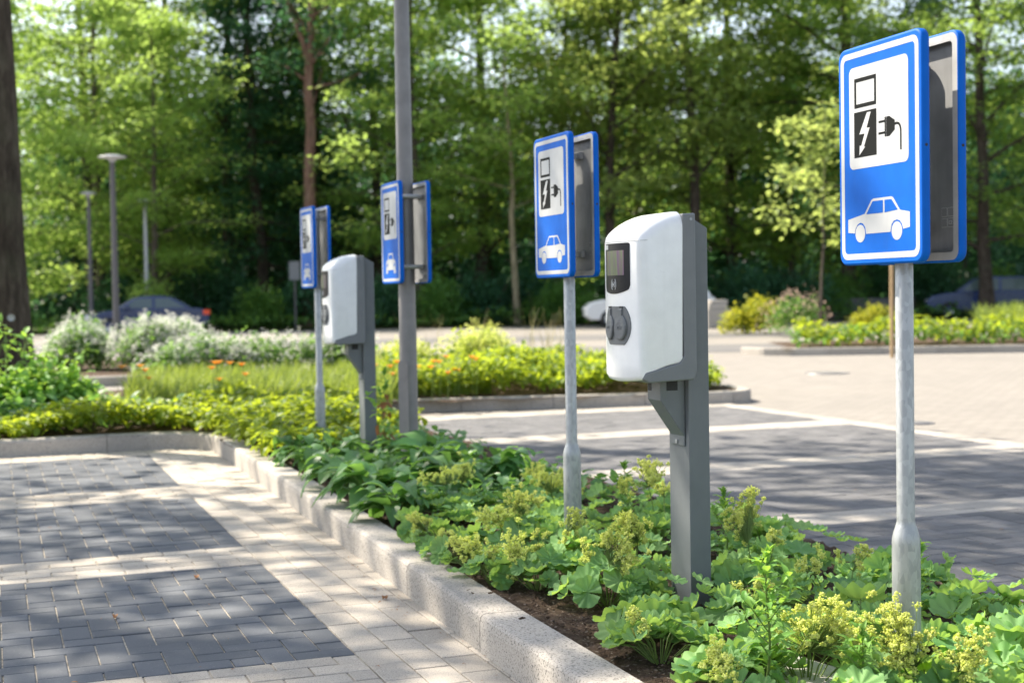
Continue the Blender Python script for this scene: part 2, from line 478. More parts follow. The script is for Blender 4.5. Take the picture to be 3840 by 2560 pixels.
OCT = (np.array([(1, 0, 0), (0, 1, 0), (-1, 0, 0), (0, -1, 0), (0, 0, 1), (0, 0, -1)], float),
       np.array([(0, 1, 4), (1, 2, 4), (2, 3, 4), (3, 0, 4), (1, 0, 5), (2, 1, 5), (3, 2, 5), (0, 3, 5)]))
ALCH = [alch_leaf(.32), alch_leaf(.12), alch_leaf(.55)]
OV = [ovate_leaf(.30, .34), ovate_leaf(.27, .5, wav=.03), ovate_leaf(.33, .15)]
WD = [ovate_leaf(.17, .15, 8, 4, .01), ovate_leaf(.20, .25, 10, 4, .01, True)]

def blossom(mb, c, r, h, n, rng, mi=0, fl=.0036):
    """airy head of tiny yellow-green flowers: many small sprays"""
    ns = max(9, int(n/17))
    nl = int(rng.integers(3, 6))
    lc = rng.normal(0, .48, (nl, 3))*np.array([r, r, h*.6]); lw = rng.uniform(.35, .75, nl)
    k_ = rng.integers(0, nl, ns)
    cs = np.array(c)+lc[k_]+rng.normal(0, .5, (ns, 3))*lw[k_][:, None]*np.array([r, r, h*.75])
    cs[:, 2] = np.maximum(cs[:, 2], .03)
    P = np.concatenate([k + (lambda q: q/np.linalg.norm(q, axis=1)[:, None]*rng.uniform(.2, 1, (len(q), 1)))(rng.normal(0, 1, (24, 3)))*rng.uniform(.007, .0155) for k in cs])
    m = len(P)
    scatter(mb, OCT[0]*np.array([1, 1, .6]), OCT[1], P, rotmats(rng.uniform(0, 6, m), rng.uniform(0, 3, m), rng.uniform(0, 6, m)), rng.uniform(.7, 1.35, m)*fl, mi, False)
    return cs

def lady_mantle(name, x, y, nl, spread, h, heads, rng, lr=.055):
    """heads: list of (dx, dy, z, r, h, n)"""
    h *= .84
    root = empty(name, (x, y, 0))
    lb, sb = MB(), MB()
    a = rng.uniform(0, 6.283, nl); rr = spread*np.sqrt(rng.random(nl))
    z = h*(1.05-.75*(rr/spread)**2)*rng.uniform(.55, 1.1, nl)+.01
    P = np.stack([rr*np.cos(a), rr*np.sin(a), z], 1)
    for i in range(nl):
        b = np.array([P[i, 0]*.15, P[i, 1]*.15, -.015])
        mid = (b+P[i])/2+np.array([0, 0, .02])
        sb.tube([b, mid, P[i]], .0021, 5, caps=False)
    tilt = (rr/spread)*rng.uniform(.1, 1.1, nl)+rng.normal(0, .28, nl)
    R = rotmats(a, tilt, rng.uniform(0, 6.283, nl))
    s = lr*rng.uniform(.4, 1.35, nl)
    for k in range(3):
        sel = np.arange(nl) % 3 == k
        scatter(lb, ALCH[k][0], ALCH[k][1], P[sel], R[sel], s[sel], 0, True)
    lb.build('leaves', M['alch'], root)
    if heads:
        if rng.random() < .35: heads = heads+[(rng.uniform(-.6, .6)*spread, rng.uniform(-.6, .6)*spread, heads[0][2]*rng.uniform(.8, 1.0), rng.uniform(.02, .04), rng.uniform(.03, .06), int(rng.uniform(80, 200)))]
    for dx, dy, hz, r, hh, n in heads:
        fb = MB()
        hz += .008; r *= 1.22; hh *= 1.25; n = int(n*2.7)
        cs = blossom(fb, (dx, dy, hz), r, hh, n, rng)
        fb.build('flower_head', M['alchfl'], root)
        base = np.array([dx*.3, dy*.3, 0])
        hub = np.array([dx*.85, dy*.85, hz-hh*.55])
        sb.tube([base, (base+hub)/2+np.array([.01, 0, .01]), hub], .0022, 5, caps=False)
        for q in cs: sb.tube([hub, (hub+q)/2+rng.normal(0, .004, 3), q], .0009, 4, caps=False)
    sb.build('stems', M['stem'], root)
    return root

def broad_plant(name, x, y, nl, L, h, rng, mat='host'):
    root = empty(name, (x, y, 0))
    lb, sb = MB(), MB()
    a = rng.uniform(0, 6.283, nl)
    r0 = rng.uniform(.02, .5, nl)*L
    hz = h*rng.uniform(.35, 1.1, nl)
    P = np.stack([r0*np.cos(a), r0*np.sin(a), hz], 1)
    for i in range(nl): sb.tube([(P[i, 0]*.2, P[i, 1]*.2, -.01), P[i]*np.array([.6, .6, .7]), P[i]], .004, 5, caps=False)
    R = rotmats(a+rng.normal(0, .3, nl), rng.uniform(-.45, .6, nl), rng.normal(0, .25, nl))
    s = L*rng.uniform(.65, 1.15, nl)
    for k in range(3):
        sel = np.arange(nl) % 3 == k
        scatter(lb, OV[k][0], OV[k][1], P[sel], R[sel], s[sel], 0, True)
    lb.build('leaves', M[mat], root); sb.build('stems', M['stem'], root)
    return root

# ================================================================== GROUND
def in_poly(px, py, poly):
    x = np.asarray(px); y = np.asarray(py); c = np.zeros(x.shape, bool)
    n = len(poly)
    for i in range(n):
        x1, y1 = poly[i]; x2, y2 = poly[(i+1) % n]
        cond = ((y1 > y) != (y2 > y)) & (x < (x2-x1)*(y-y1)/(y2-y1+1e-12)+x1)
        c ^= cond
    return c

ZP = -.13                                   # paving level; planting beds are at 0
g = MB(); g.add([(-400, -400, ZP-.02), (400, -400, ZP-.02), (400, 400, ZP-.02), (-400, 400, ZP-.02)], [(0, 1, 2, 3)])
tag(g.build('ground', M['verge']), kind='structure')
g = MB(); g.add([(-30, -6, ZP-.012), (90, -6, ZP-.012), (90, 90, ZP-.012), (-30, 90, ZP-.012)], [(0, 1, 2, 3)])
tag(g.build('road', M['road']), kind='structure')

def bricks(mb, B, z, rng, gap=.0028, dz=.0010, mi=0, bev=.0028):
    """B: n x 4 array x0,y0,x1,y1; every brick a bevelled block of its own"""
    B = np.asarray(B, float); B = B[(B[:, 2]-B[:, 0] > .02) & (B[:, 3]-B[:, 1] > .02)]
    n = len(B); x0, y0, x1, y1 = B[:, 0]+gap, B[:, 1]+gap, B[:, 2]-gap, B[:, 3]-gap
    zz = z+rng.normal(0, dz, n); tx = rng.normal(0, .004, n); ty = rng.normal(0, .004, n)
    def ring(i, d): return np.stack([np.stack([x0+i, y0+i, zz-d], 1), np.stack([x1-i, y0+i, zz-d+tx*.1], 1), np.stack([x1-i, y1-i, zz-d+tx*.1+ty*.1], 1), np.stack([x0+i, y1-i, zz-d+ty*.1], 1)], 1)
    V = np.concatenate([ring(bev, 0), ring(0, bev*.8), ring(0, .03)], 1).reshape(-1, 3)
    T = np.array([(0, 1, 2, 3)]+[(4+i, 4+(i+1) % 4, (i+1) % 4, i) for i in range(4)]+[(8+i, 8+(i+1) % 4, 4+(i+1) % 4, 4+i) for i in range(4)])
    F = (T[None]+(np.arange(n)*12)[:, None, None]).reshape(-1, 4)
    mb.add(V, F, mi)

def herring(x0, y0, x1, y1, w=.1045):
    out = []
    nx = int((x1-x0)/w)+6; ny = int((y1-y0)/w)+6
    for r in range(-4, ny):
        for m in range(-ny//4-3, nx//4+3):
            cx = r+4*m
            for bx in ((cx, r, cx+2, r+1), (cx+3, r, cx+4, r+2)):
                a = [x0+bx[0]*w, y0+bx[1]*w, x0+bx[2]*w, y0+bx[3]*w]
                c = (max(a[0], x0), max(a[1], y0), min(a[2], x1), min(a[3], y1))
                if c[2]-c[0] > .02 and c[3]-c[1] > .02: out.append(c)
    return out

def stretcher(x0, y0, x1, y1, along='y', w=.105, L=.21, off=.5):
    out = []
    if along == 'y':
        nr = max(1, round((x1-x0)/w)); w = (x1-x0)/nr
        for i in range(nr):
            y = y0-(L*off if i % 2 else 0)
            while y < y1:
                out.append((x0+i*w, max(y, y0), x0+(i+1)*w, min(y+L, y1))); y += L
    else:
        nr = max(1, round((y1-y0)/w)); w = (y1-y0)/nr
        for i in range(nr):
            x = x0-(L*off if i % 2 else 0)
            while x < x1:
                out.append((max(x, x0), y0+i*w, min(x+L, x1), y0+(i+1)*w)); x += L
    return out

rg = np.random.default_rng(3)
# left parking bays
g = MB(); g.add([(-3, .5, ZP-.006), (1.66, .5, ZP-.006), (1.66, 12.05, ZP-.006), (-3, 12.05, ZP-.006)], [(0, 1, 2, 3)])
tag(g.build('joint_bed', M['joint']), kind='structure')
pl, pd = MB(), MB()
DARKL = [(2.45, 4.32), (4.76, 6.57), (7.08, 8.96), (9.54, 11.56)]
for a, b in DARKL: bricks(pd, herring(-2.4, a, 1.15, b), ZP, rg)
prev = .6
for a, b in DARKL+[(12.0, 12.0)]:
    bricks(pl, stretcher(-2.4, prev, 1.15, a, 'x'), ZP, rg); prev = b
bricks(pl, stretcher(1.15, .6, 1.66, 12.0, 'y', .1275), ZP, rg)
tag(pl.build('light_pavement', M['light']), kind='structure')
tag(pd.build('dark_pavement', M['dark']), kind='structure')
# right parking bays
g = MB(); g.add([(3.3, 1, ZP-.008), (7.5, 1, ZP-.008), (7.5, 13.9, ZP-.008), (3.3, 13.9, ZP-.008)], [(0, 1, 2, 3)])
tag(g.build('joint_bed', M['joint']), kind='structure')
pl, pd = MB(), MB()
DARKR = [(1.7, 3.87), (4.2, 6.38), (6.74, 8.60), (9.0, 11.02), (11.46, 13.4)]
for a, b in DARKR: bricks(pd, herring(3.62, a, 7.3, b), ZP, rg, gap=.0018)
prev = 1.2
for a, b in DARKR+[(13.85, 13.9)]:
    bricks(pl, stretcher(3.62, prev, 7.3, a, 'x'), ZP, rg, gap=.0018); prev = b
bricks(pl, stretcher(7.3, 1.2, 7.52, 13.9, 'y'), ZP, rg, gap=.0018)
tag(pl.build('light_pavement', M['lightr']), kind='structure')
tag(pd.build('grey_pavement', M['darkr']), kind='structure')
# flush edging strip beside the bed
g = MB()
y = 1.0
while y < 13.6:
    g.box((3.36, y, ZP-.2), (3.612, min(y+.996, 13.6), ZP+.012)); y += 1.0
tag(g.build('edging_strip', M['kerb'], bevel=.008), kind='structure')
# lane bands
def band(pts, z, m, name):
    b = MB(); b.add([(x, y, z) for x, y in pts], [tuple(range(len(pts)))])
    tag(b.build(name, m), kind='structure')
band([(9.5, 27), (24, 21.5), (40, 16), (42, 18.5), (25, 25.2), (10.5, 31)], ZP-.006, M['asphalt'], 'parking_lane')
band([(1, 38), (16, 34), (34, 27), (36, 30), (17, 38), (1, 43)], ZP-.006, M['asphalt'], 'parking_lane')

# beds: soil at level 0
def soil_sheet(poly, res, name, amp=.012, z=0.):
    xs = [p[0] for p in poly]; ys = [p[1] for p in poly]
    X = np.arange(min(xs), max(xs)+res, res); Y = np.arange(min(ys), max(ys)+res, res)
    gx, gy = np.meshgrid(X, Y, indexing='ij')
    r = np.random.default_rng(9)
    Z = z-.012+amp*(np.sin(gx*9+2*np.sin(gy*5))*.4+np.sin(gy*13+gx*4)*.3+r.normal(0, .45, gx.shape))
    ny = len(Y)
    V = np.stack([gx.ravel(), gy.ravel(), Z.ravel()], 1)
    i, j = np.meshgrid(np.arange(len(X)-1), np.arange(ny-1), indexing='ij')
    i = i.ravel(); j = j.ravel()
    cx = X[i]+res/2; cy = Y[j]+res/2
    ok = in_poly(cx, cy, poly); i = i[ok]; j = j[ok]
    F = np.stack([i*ny+j, (i+1)*ny+j, (i+1)*ny+j+1, i*ny+j+1], 1)
    b = MB(); b.add(V, F, 0, True)
    return tag(b.build(name, M['soil']), kind='structure')
BED = [(1.60, 1.0), (3.37, 1.0), (3.37, 12.0), (3.6, 14.45), (7.6, 13.8), (8.1, 14.8), (8.3, 21.2), (2.4, 21.2), (2.3, 18.4), (-6, 18.2), (-6, 12.06), (1.5, 12.06), (1.66, 11.4)]
soil_sheet([(1.60, 1.0), (3.37, 1.0), (3.37, 12.0), (1.68, 12.0)], .03, 'bed_soil')
soil_sheet([(1.68, 12.0), (3.37, 12.0), (3.6, 14.45), (7.6, 13.8), (8.1, 14.8), (8.3, 21.2), (2.4, 21.2), (2.3, 18.4), (-6, 18.2), (-6, 12.06)], .12, 'bed_soil')
soil_sheet([(-6, 21.6), (3.6, 21.6), (3.4, 28), (-6, 29)], .25, 'bed_soil')
soil_sheet([(13.9, 23.3), (18.1, 21.6), (26, 17.6), (40, 12), (44, 17), (26, 26), (15.6, 26.5)], .3, 'bed_soil')
# soil body so that beds read as filled
def slope_skirt(): pass

def kerb(path, w, name='kerb', z0=ZP-.1, z1=.004, seg=1.0, cham=.012, inner_side=1):
    """kerb stones along a polyline: path is the outer (paving) edge, w points to the bed side"""
    P = np.array(path, float)
    d = np.linalg.norm(np.diff(P, axis=0), axis=1); s = np.concatenate([[0], np.cumsum(d)])
    def at(t): return np.array([np.interp(t, s, P[:, 0]), np.interp(t, s, P[:, 1])])
    mb = MB(); t = 0
    while t < s[-1]-.05:
        t1 = min(t+seg, s[-1]); m = max(2, int((t1-t)/.12)+1) if seg > .3 else 2
        ts = np.linspace(t+.0025, t1-.0025, m)
        prof = [(0, z0), (0.0, z1-.035), (cham*.35, z1-cham), (cham, z1-.003), (cham+.01, z1), (w-.01, z1), (w, z1-.008), (w, z0)]
        V = []
        for q in ts:
            p = at(q); tg = at(min(q+.01, s[-1]))-at(max(q-.01, 0)); tg /= np.linalg.norm(tg)
            nn = np.array([tg[1], -tg[0]])*inner_side
            V += [(p[0]+nn[0]*u, p[1]+nn[1]*u, z) for u, z in prof]
        k = len(prof)
        F = [(i*k+j, i*k+(j+1) % k, (i+1)*k+(j+1) % k, (i+1)*k+j) for i in range(m-1) for j in range(k)]
        F += [tuple(range(k)), tuple(range(m*k-1, (m-1)*k-1, -1))]
        mb.add(V, F); t = t1
    o = mb.build(name, M['kerb'], recalc=True)
    return tag(o, kind='structure')
kerb([(1.50, .6), (1.535, 3.0), (1.545, 4.5), (1.585, 6.1), (1.63, 8.1), (1.655, 10.2), (1.665, 11.35), (1.65, 11.6), (1.57, 11.82), (1.40, 11.96), (1.2, 12.0), (.6, 12.0), (-3, 11.93)], .165, inner_side=1)
kerb([(3.7, 14.62), (5.6, 14.18), (7.42, 13.74), (7.72, 13.74), (7.95, 13.95), (8.1, 14.5), (8.3, 21.2)], .14, inner_side=-1, z1=.0)
kerb([(-4, 21.5), (2.9, 21.35), (3.5, 21.6), (3.7, 22.2), (3.7, 28)], .14, inner_side=-1)
kerb([(13.6, 24.3), (13.65, 23.6), (14.1, 23.05), (18.1, 21.45), (26, 17.4), (40, 11.8)], .15, inner_side=-1, z1=.0)
# far verge where the wood starts
F2 = np.array([.3437, .939]); R2 = np.array([.939, -.3437])
def fr(Z, X): p = F2*Z+R2*X; return (float(p[0]), float(p[1]))
band([fr(53.5, -70), fr(53.5, 70), fr(170, 160), fr(170, -160)], ZP+.05, M['verge'], 'verge')
# concrete slab showing through the plants
g = MB(); g.box((0, 0, -.06), (.30, .34, .022))
o = g.build('concrete_slab', M['slab'], bevel=.008); o.location = (1.98, 3.26, 0); o.rotation_euler = (0, 0, rad(12))
tag(o, 'pale concrete slab lying between the yellow flowering plants', 'slab')
# manhole
for (x, y, lab) in ((11.5, 18.0, 'round drain cover in the beige paving beyond the near kerb'), (7.9, 10.9, 'small drain cover at the tip of the grey bays')):
    g = MB(); g.lathe([(.0, .004), (.26, .004), (.27, .0), (.27, -.02)], 28)
    g.lathe([(.30, -.02), (.30, .002), (.33, .002), (.33, -.02)], 28)
    o = g.build('drain_cover', M['lamp']); o.location = (x, y, ZP-.004)
    if y < 12: o.scale = (.5, .5, 1)
    tag(o, lab, 'drain cover')

# ================================================================== SIGNS
def rrect(x0, z0, x1, z1, r, n=6):
    P = []
    for cx, cz, a0 in ((x1-r, z0+r, -90), (x1-r, z1-r, 0), (x0+r, z1-r, 90), (x0+r, z0+r, 180)):
        for i in range(n+1):
            a = rad(a0+90*i/n); P.append((cx+r*math.cos(a), cz+r*math.sin(a)))
    return P
def circle(cx, cz, r, n=28): return [(cx+r*math.cos(2*math.pi*i/n), cz+r*math.sin(2*math.pi*i/n)) for i in range(n)]

def tray(parent):
    """folded sign plate: blue face and rim, bare metal inside"""
    rings = []
    def R(ins, r, y): return [(x, y, z) for x, z in rrect(-.2+ins, ins, .2-ins, .6-ins, r)]
    seq = [R(.006, .026, 0), R(.0025, .029, .0012), R(0, .031, .005), R(0, .031, .0205), R(.002, .029, .023), R(.006, .026, .024)]
    inn = [R(.006, .026, .024), R(.027, .012, .024), R(.027, .012, .0215), R(.0035, .028, .0215), R(.0035, .028, .0035)]
    n = len(seq[0]); mb = MB()
    V = [p for r in seq for p in r]
    F = [(i*n+j, i*n+(j+1) % n, (i+1)*n+(j+1) % n, (i+1)*n+j) for i in range(len(seq)-1) for j in range(n)]
    mb.add(V, np.array(F), 0, True); mb.add(seq[0], [tuple(range(n))], 0)
    V = [p for r in inn for p in r]
    F = [(i*n+j, i*n+(j+1) % n, (i+1)*n+(j+1) % n, (i+1)*n+j) for i in range(len(inn)-1) for j in range(n)]
    mb.add(V, np.array(F), 1, False); mb.add(inn[-1], [tuple(range(n))[::-1]], 2)
    # two stiffening channels inside
    for z in (.085, .50):
        mb.box((-.045, .004, z), (.045, .018, z+.028), 1)
    # rivet holes in the rim
    for sx in (-1, 1):
        mb.tube([(sx*.2, .012, .30), (sx*.2005, .012, .30)], .0042, 10, 3)
    return mb.build('sign_plate', [M['blue'], M['alu'], M['aludark'], M['hole']], parent)

CAR_SIDE = [(-.153,.127),(-.070,.139),(-.036,.1745),(-.026,.178),(.060,.178),(.068,.174),(.099,.140),(.1425,.133),(.1425,.0935),(.1125,.090),(.107,.104),(.097,.113),(.083,.116),(.069,.113),(.059,.104),(.0535,.0845),(-.0635,.0845),(-.067,.102),(-.078,.113),(-.091,.1165),(-.105,.112),(-.115,.102),(-.1205,.088),(-.153,.091)]
CAR_WIN = [[(-.061,.1375),(-.0295,.171),(.0195,.171),(.0195,.1375)], [(.0275,.171),(.0595,.171),(.089,.1415),(.0275,.1375)]]
CAR_FRONT = [(-.1,.062),(-.1,.128),(-.083,.141),(-.06,.144),(-.045,.181),(.045,.181),(.06,.144),(.083,.141),(.1,.128),(.1,.062),(.066,.062),(.062,.082),(-.062,.082),(-.066,.062)]
BOLT = [(-.0524,.4131),(-.034,.4131),(-.0558,.3713),(-.0401,.3713),(-.0690,.3225),(-.0630,.3215),(-.0913,.3003),(-.0894,.3267),(-.0819,.3250),(-.0647,.3573),(-.0912,.3573)]
def sheet(parent, name, polys, mat, y, th=.0005):
    mb = MB()
    for p in polys:
        a = sum(p[i][0]*p[(i+1) % len(p)][1]-p[(i+1) % len(p)][0]*p[i][1] for i in range(len(p)))
        q = p if a > 0 else p[::-1]
        n = len(q)
        mb.add([(x, y, z) for x, z in q], [tuple(range(n))])
        mb.add([(x, y, z) for x, z in q]+[(x, y+th, z) for x, z in q], [(i, i+n, (i+1) % n+n, (i+1) % n) for i in range(n)])
    return mb.build(name, mat, parent)
def frame_poly(a, b):
    """ring between two outlines of equal length as quads"""
    n = len(a); return [[a[i], a[(i+1) % n], b[(i+1) % n], b[i]] for i in range(n)]
def stroke(pts, w):
    L, Rr = [], []
    for i, p in enumerate(pts):
        q = pts[min(i+1, len(pts)-1)]; o = pts[max(i-1, 0)]
        d = (q[0]-o[0], q[1]-o[1]); l = math.hypot(*d); nx, nz = -d[1]/l*w/2, d[0]/l*w/2
        L.append((p[0]+nx, p[1]+nz)); Rr.append((p[0]-nx, p[1]-nz))
    return [[L[i], L[i+1], Rr[i+1], Rr[i]] for i in range(len(pts)-1)]

def face(pt, front_car):
    sheet(pt, 'white_border', frame_poly(rrect(-.186, .0155, .186, .5845, .026), rrect(-.170, .0315, .170, .5685, .013)), M['white'], -.0006)
    sheet(pt, 'white_panel', [rrect(-.1425, .264, .1395, .5425, .018)], M['white'], -.0006)
    pu = MB()
    s = sheet(pt, 'charging_pillar_symbol', frame_poly([(-.116,.43),(-.009,.43),(-.009,.511),(-.116,.511)], [(-.107,.4405),(-.018,.4405),(-.018,.5005),(-.107,.5005)])
              + [[(-.118,.2948),(-.0085,.2948),(-.0085,.419),(-.118,.419)]], M['black'], -.0012)
    sheet(pt, 'lightning_symbol', [BOLT[:4]+[BOLT[9], BOLT[10]], [BOLT[3], BOLT[4], BOLT[8], BOLT[9]], [BOLT[4], BOLT[5], BOLT[6], BOLT[7], BOLT[8]]], M['white'], -.0018)
    sheet(pt, 'plug_symbol', [[(.0025,.377),(.034,.377),(.034,.383),(.0025,.383)], [(.0015,.3465),(.034,.3465),(.034,.3525),(.0015,.3525)],
          [(.031,.3383),(.0365,.3383),(.0365,.3907),(.031,.3907)], [(.0385,.3378),(.053,.3378),(.0776,.3521),(.0776,.3777),(.0525,.3908),(.0385,.3903)]]
          + stroke([(.076,.3672),(.088,.3682),(.097,.3655),(.1025,.359),(.1053,.3498),(.1053,.2969)], .0065), M['black'], -.0012)
    if front_car:
        sheet(pt, 'car_symbol', [CAR_FRONT], M['white'], -.0006)
        sheet(pt, 'car_window_symbol', [[(-.046,.146),(-.035,.172),(.035,.172),(.046,.146)]]+[circle(s*.075, .112, .011, 16) for s in (-1, 1)], M['blue'], -.0012)
    else:
        sheet(pt, 'car_symbol', [CAR_SIDE, circle(-.0925, .0865, .0243), circle(.0832, .0865, .0243)], M['white'], -.0006)
        sheet(pt, 'car_window_symbol', CAR_WIN, M['blue'], -.0012)

def text_mesh(s, size, mat, name, parent, loc, rot, extr=.0003):
    cu = bpy.data.curves.new(name, 'FONT'); cu.body = s; cu.size = size; cu.extrude = extr; cu.align_x = 'CENTER'; cu.align_y = 'CENTER'
    tmp = bpy.data.objects.new('tmp', cu); col.objects.link(tmp)
    dg = bpy.context.evaluated_depsgraph_get(); dg.update()
    me = bpy.data.meshes.new_from_object(tmp.evaluated_get(dg)); bpy.data.objects.remove(tmp)
    me.materials.clear(); me.materials.append(mat)
    o = bpy.data.objects.new(name, me); col.objects.link(o); o.parent = parent; o.location = loc; o.rotation_euler = rot
    return o

def charging_sign(x, y, zb, gap, label, front_car=False, pole=True, yaw=0., sticker=True, thick=.0):
    root = empty('charging_bay_sign', (x, y, 0), rad(-90)+yaw)
    tag(root, label, 'traffic sign', 'double sided electric charging signs along the bed')
    h = gap/2+.0095; h2 = h-(.018 if pole else 0.)
    p1 = tray(root); p1.location = (0, -h-.024, zb)
    face(p1, front_car)
    p2 = tray(root); p2.location = (0, h2+.024, zb); p2.rotation_euler = (0, 0, math.pi)
    face(p2, front_car)
    for z in (zb+.10, zb+.515):
        cl = MB(); r = .0245 if pole else .05
        cl.lathe([(r-.002, z-.014), (r+.003, z-.014), (r+.003, z+.014), (r-.002, z+.014)], 24)
        cl.box((-.012, -h-.018, z-.012), (.012, -r+.001, z+.012)); cl.box((-.012, r-.001, z-.012), (.012, h2+.018, z+.012))
        if not pole: cl.box((.050, -h-.012, z-.010), (.066, h+.012, z+.010)); cl.tube([(.06, -h-.002, z), (.06, h+.002, z)], .012, 10); cl.box((.02, -.006, z-.010), (.052, .006, z+.010))
        cl.build('clamp', M['alu'], root)
    if sticker:
        st = MB()
        # label sheet printed on the inside of the rear plate
        for a in ((.108, .085), (.136, .085), (.108, .113), (.136, .113)):
            st.prism(rrect(a[0]-.012, a[1]-.012, a[0]+.012, a[1]+.012, .001, 1), -.0008, 0)
        so = st.build('sticker', M['white'], root); so.location = (0, h2+.024-.0037, zb+.02)
        s2 = MB()
        for a in ((.108, .085), (.136, .085), (.136, .113), (.108, .113)):
            s2.prism(rrect(a[0]-.0105, a[1]-.0105, a[0]+.0105, a[1]+.0105, .001, 1), -.0014, -.001)
        s3 = s2.build('sticker_print', M['aludark'], so)
        text_mesh('CE', .014, M['white'], 'sticker_text', so, (.136, -.0018, .085), (rad(90), 0, 0))
    if pole:
        zt = zb+.575
        b = MB(); b.lathe([(.0242, -.3), (.0242, zt), (.022, zt+.004), (0, zt+.006)], 28)
        b.build('pole', M['galv'], root)
        b = MB(); b.lathe([(.038, -.3), (.038, .40), (.0375, .415), (.034, .432), (.0275, .452), (.0246, .462), (.0243, .47)], 32)
        b.build('pole_sleeve', M['galv'], root)
    return root
charging_sign(2.325, 3.255, 1.163, .085, 'large blue electric car charging sign nearest the camera, on a galvanised pole', yaw=rad(-1.8))
charging_sign(2.313, 5.60, 1.165, .085, 'blue electric car charging sign just left of the near white charging point', yaw=rad(.3))
charging_sign(2.335, 8.19, 1.172, .125, 'blue charging sign clamped to the tall grey lamp post, with a front view car symbol', True, False, yaw=rad(.6))
charging_sign(2.29, 10.45, 1.168, .085, 'farthest and smallest blue charging sign, behind the far charging point', True, yaw=rad(1.5))

# lamp post that carries the third sign
def lamp_post(name, x, y, r0, r1, H, label, head=.35, door=True, cat='lamp post', mat='lamp', gp='lamp posts'):
    root = empty(name, (x, y, 0)); tag(root, label, cat, gp)
    b = MB(); b.lathe([(r0*1.0, -.4), (r0, .9), (r0*.97, .94), (r1, H)], 28)
    b.build('pole', M[mat], root)
    if door:
        d = MB(); d.prism(rrect(-.036, .25, .036, .72, .034, 8), -.0012, .004)
        do = d.build('service_door', M[mat], root); do.location = (-r0*.80, -r0*.60, 0); do.rotation_euler = (0, 0, rad(-53))
    h = MB(); h.lathe([(0, H+.10), (head*.5, H+.085), (head, H+.045), (head*1.02, H+.03), (head*.98, H+.018), (head*.4, H-.01), (r1*1.3, H-.05), (r1, H-.10)], 32)
    h.build('lamp_head', M['lamphead'], root)
    return root
lamp_post('lamp_post', 2.335, 8.19, .0525, .036, 5.2, 'tall grey lamp post carrying a charging sign, standing in the bed')
lamp_post('lamp_post', 3.16, 39.5, .085, .065, 4.9, 'distant lamp post with a flat round head, left of the far blue car', .36, False, mat='farpole')
lamp_post('lamp_post', 3.47, 54.3, .085, .065, 5.0, 'faint distant lamp post farthest to the left, near the round headed one', .28, False, mat='farpole')
lamp_post('lamp_post', 5.7, 56.6, .08, .06, 4.9, 'pale distant lamp post half hidden in leaves behind the blue car', .28, False, mat='lamphead')

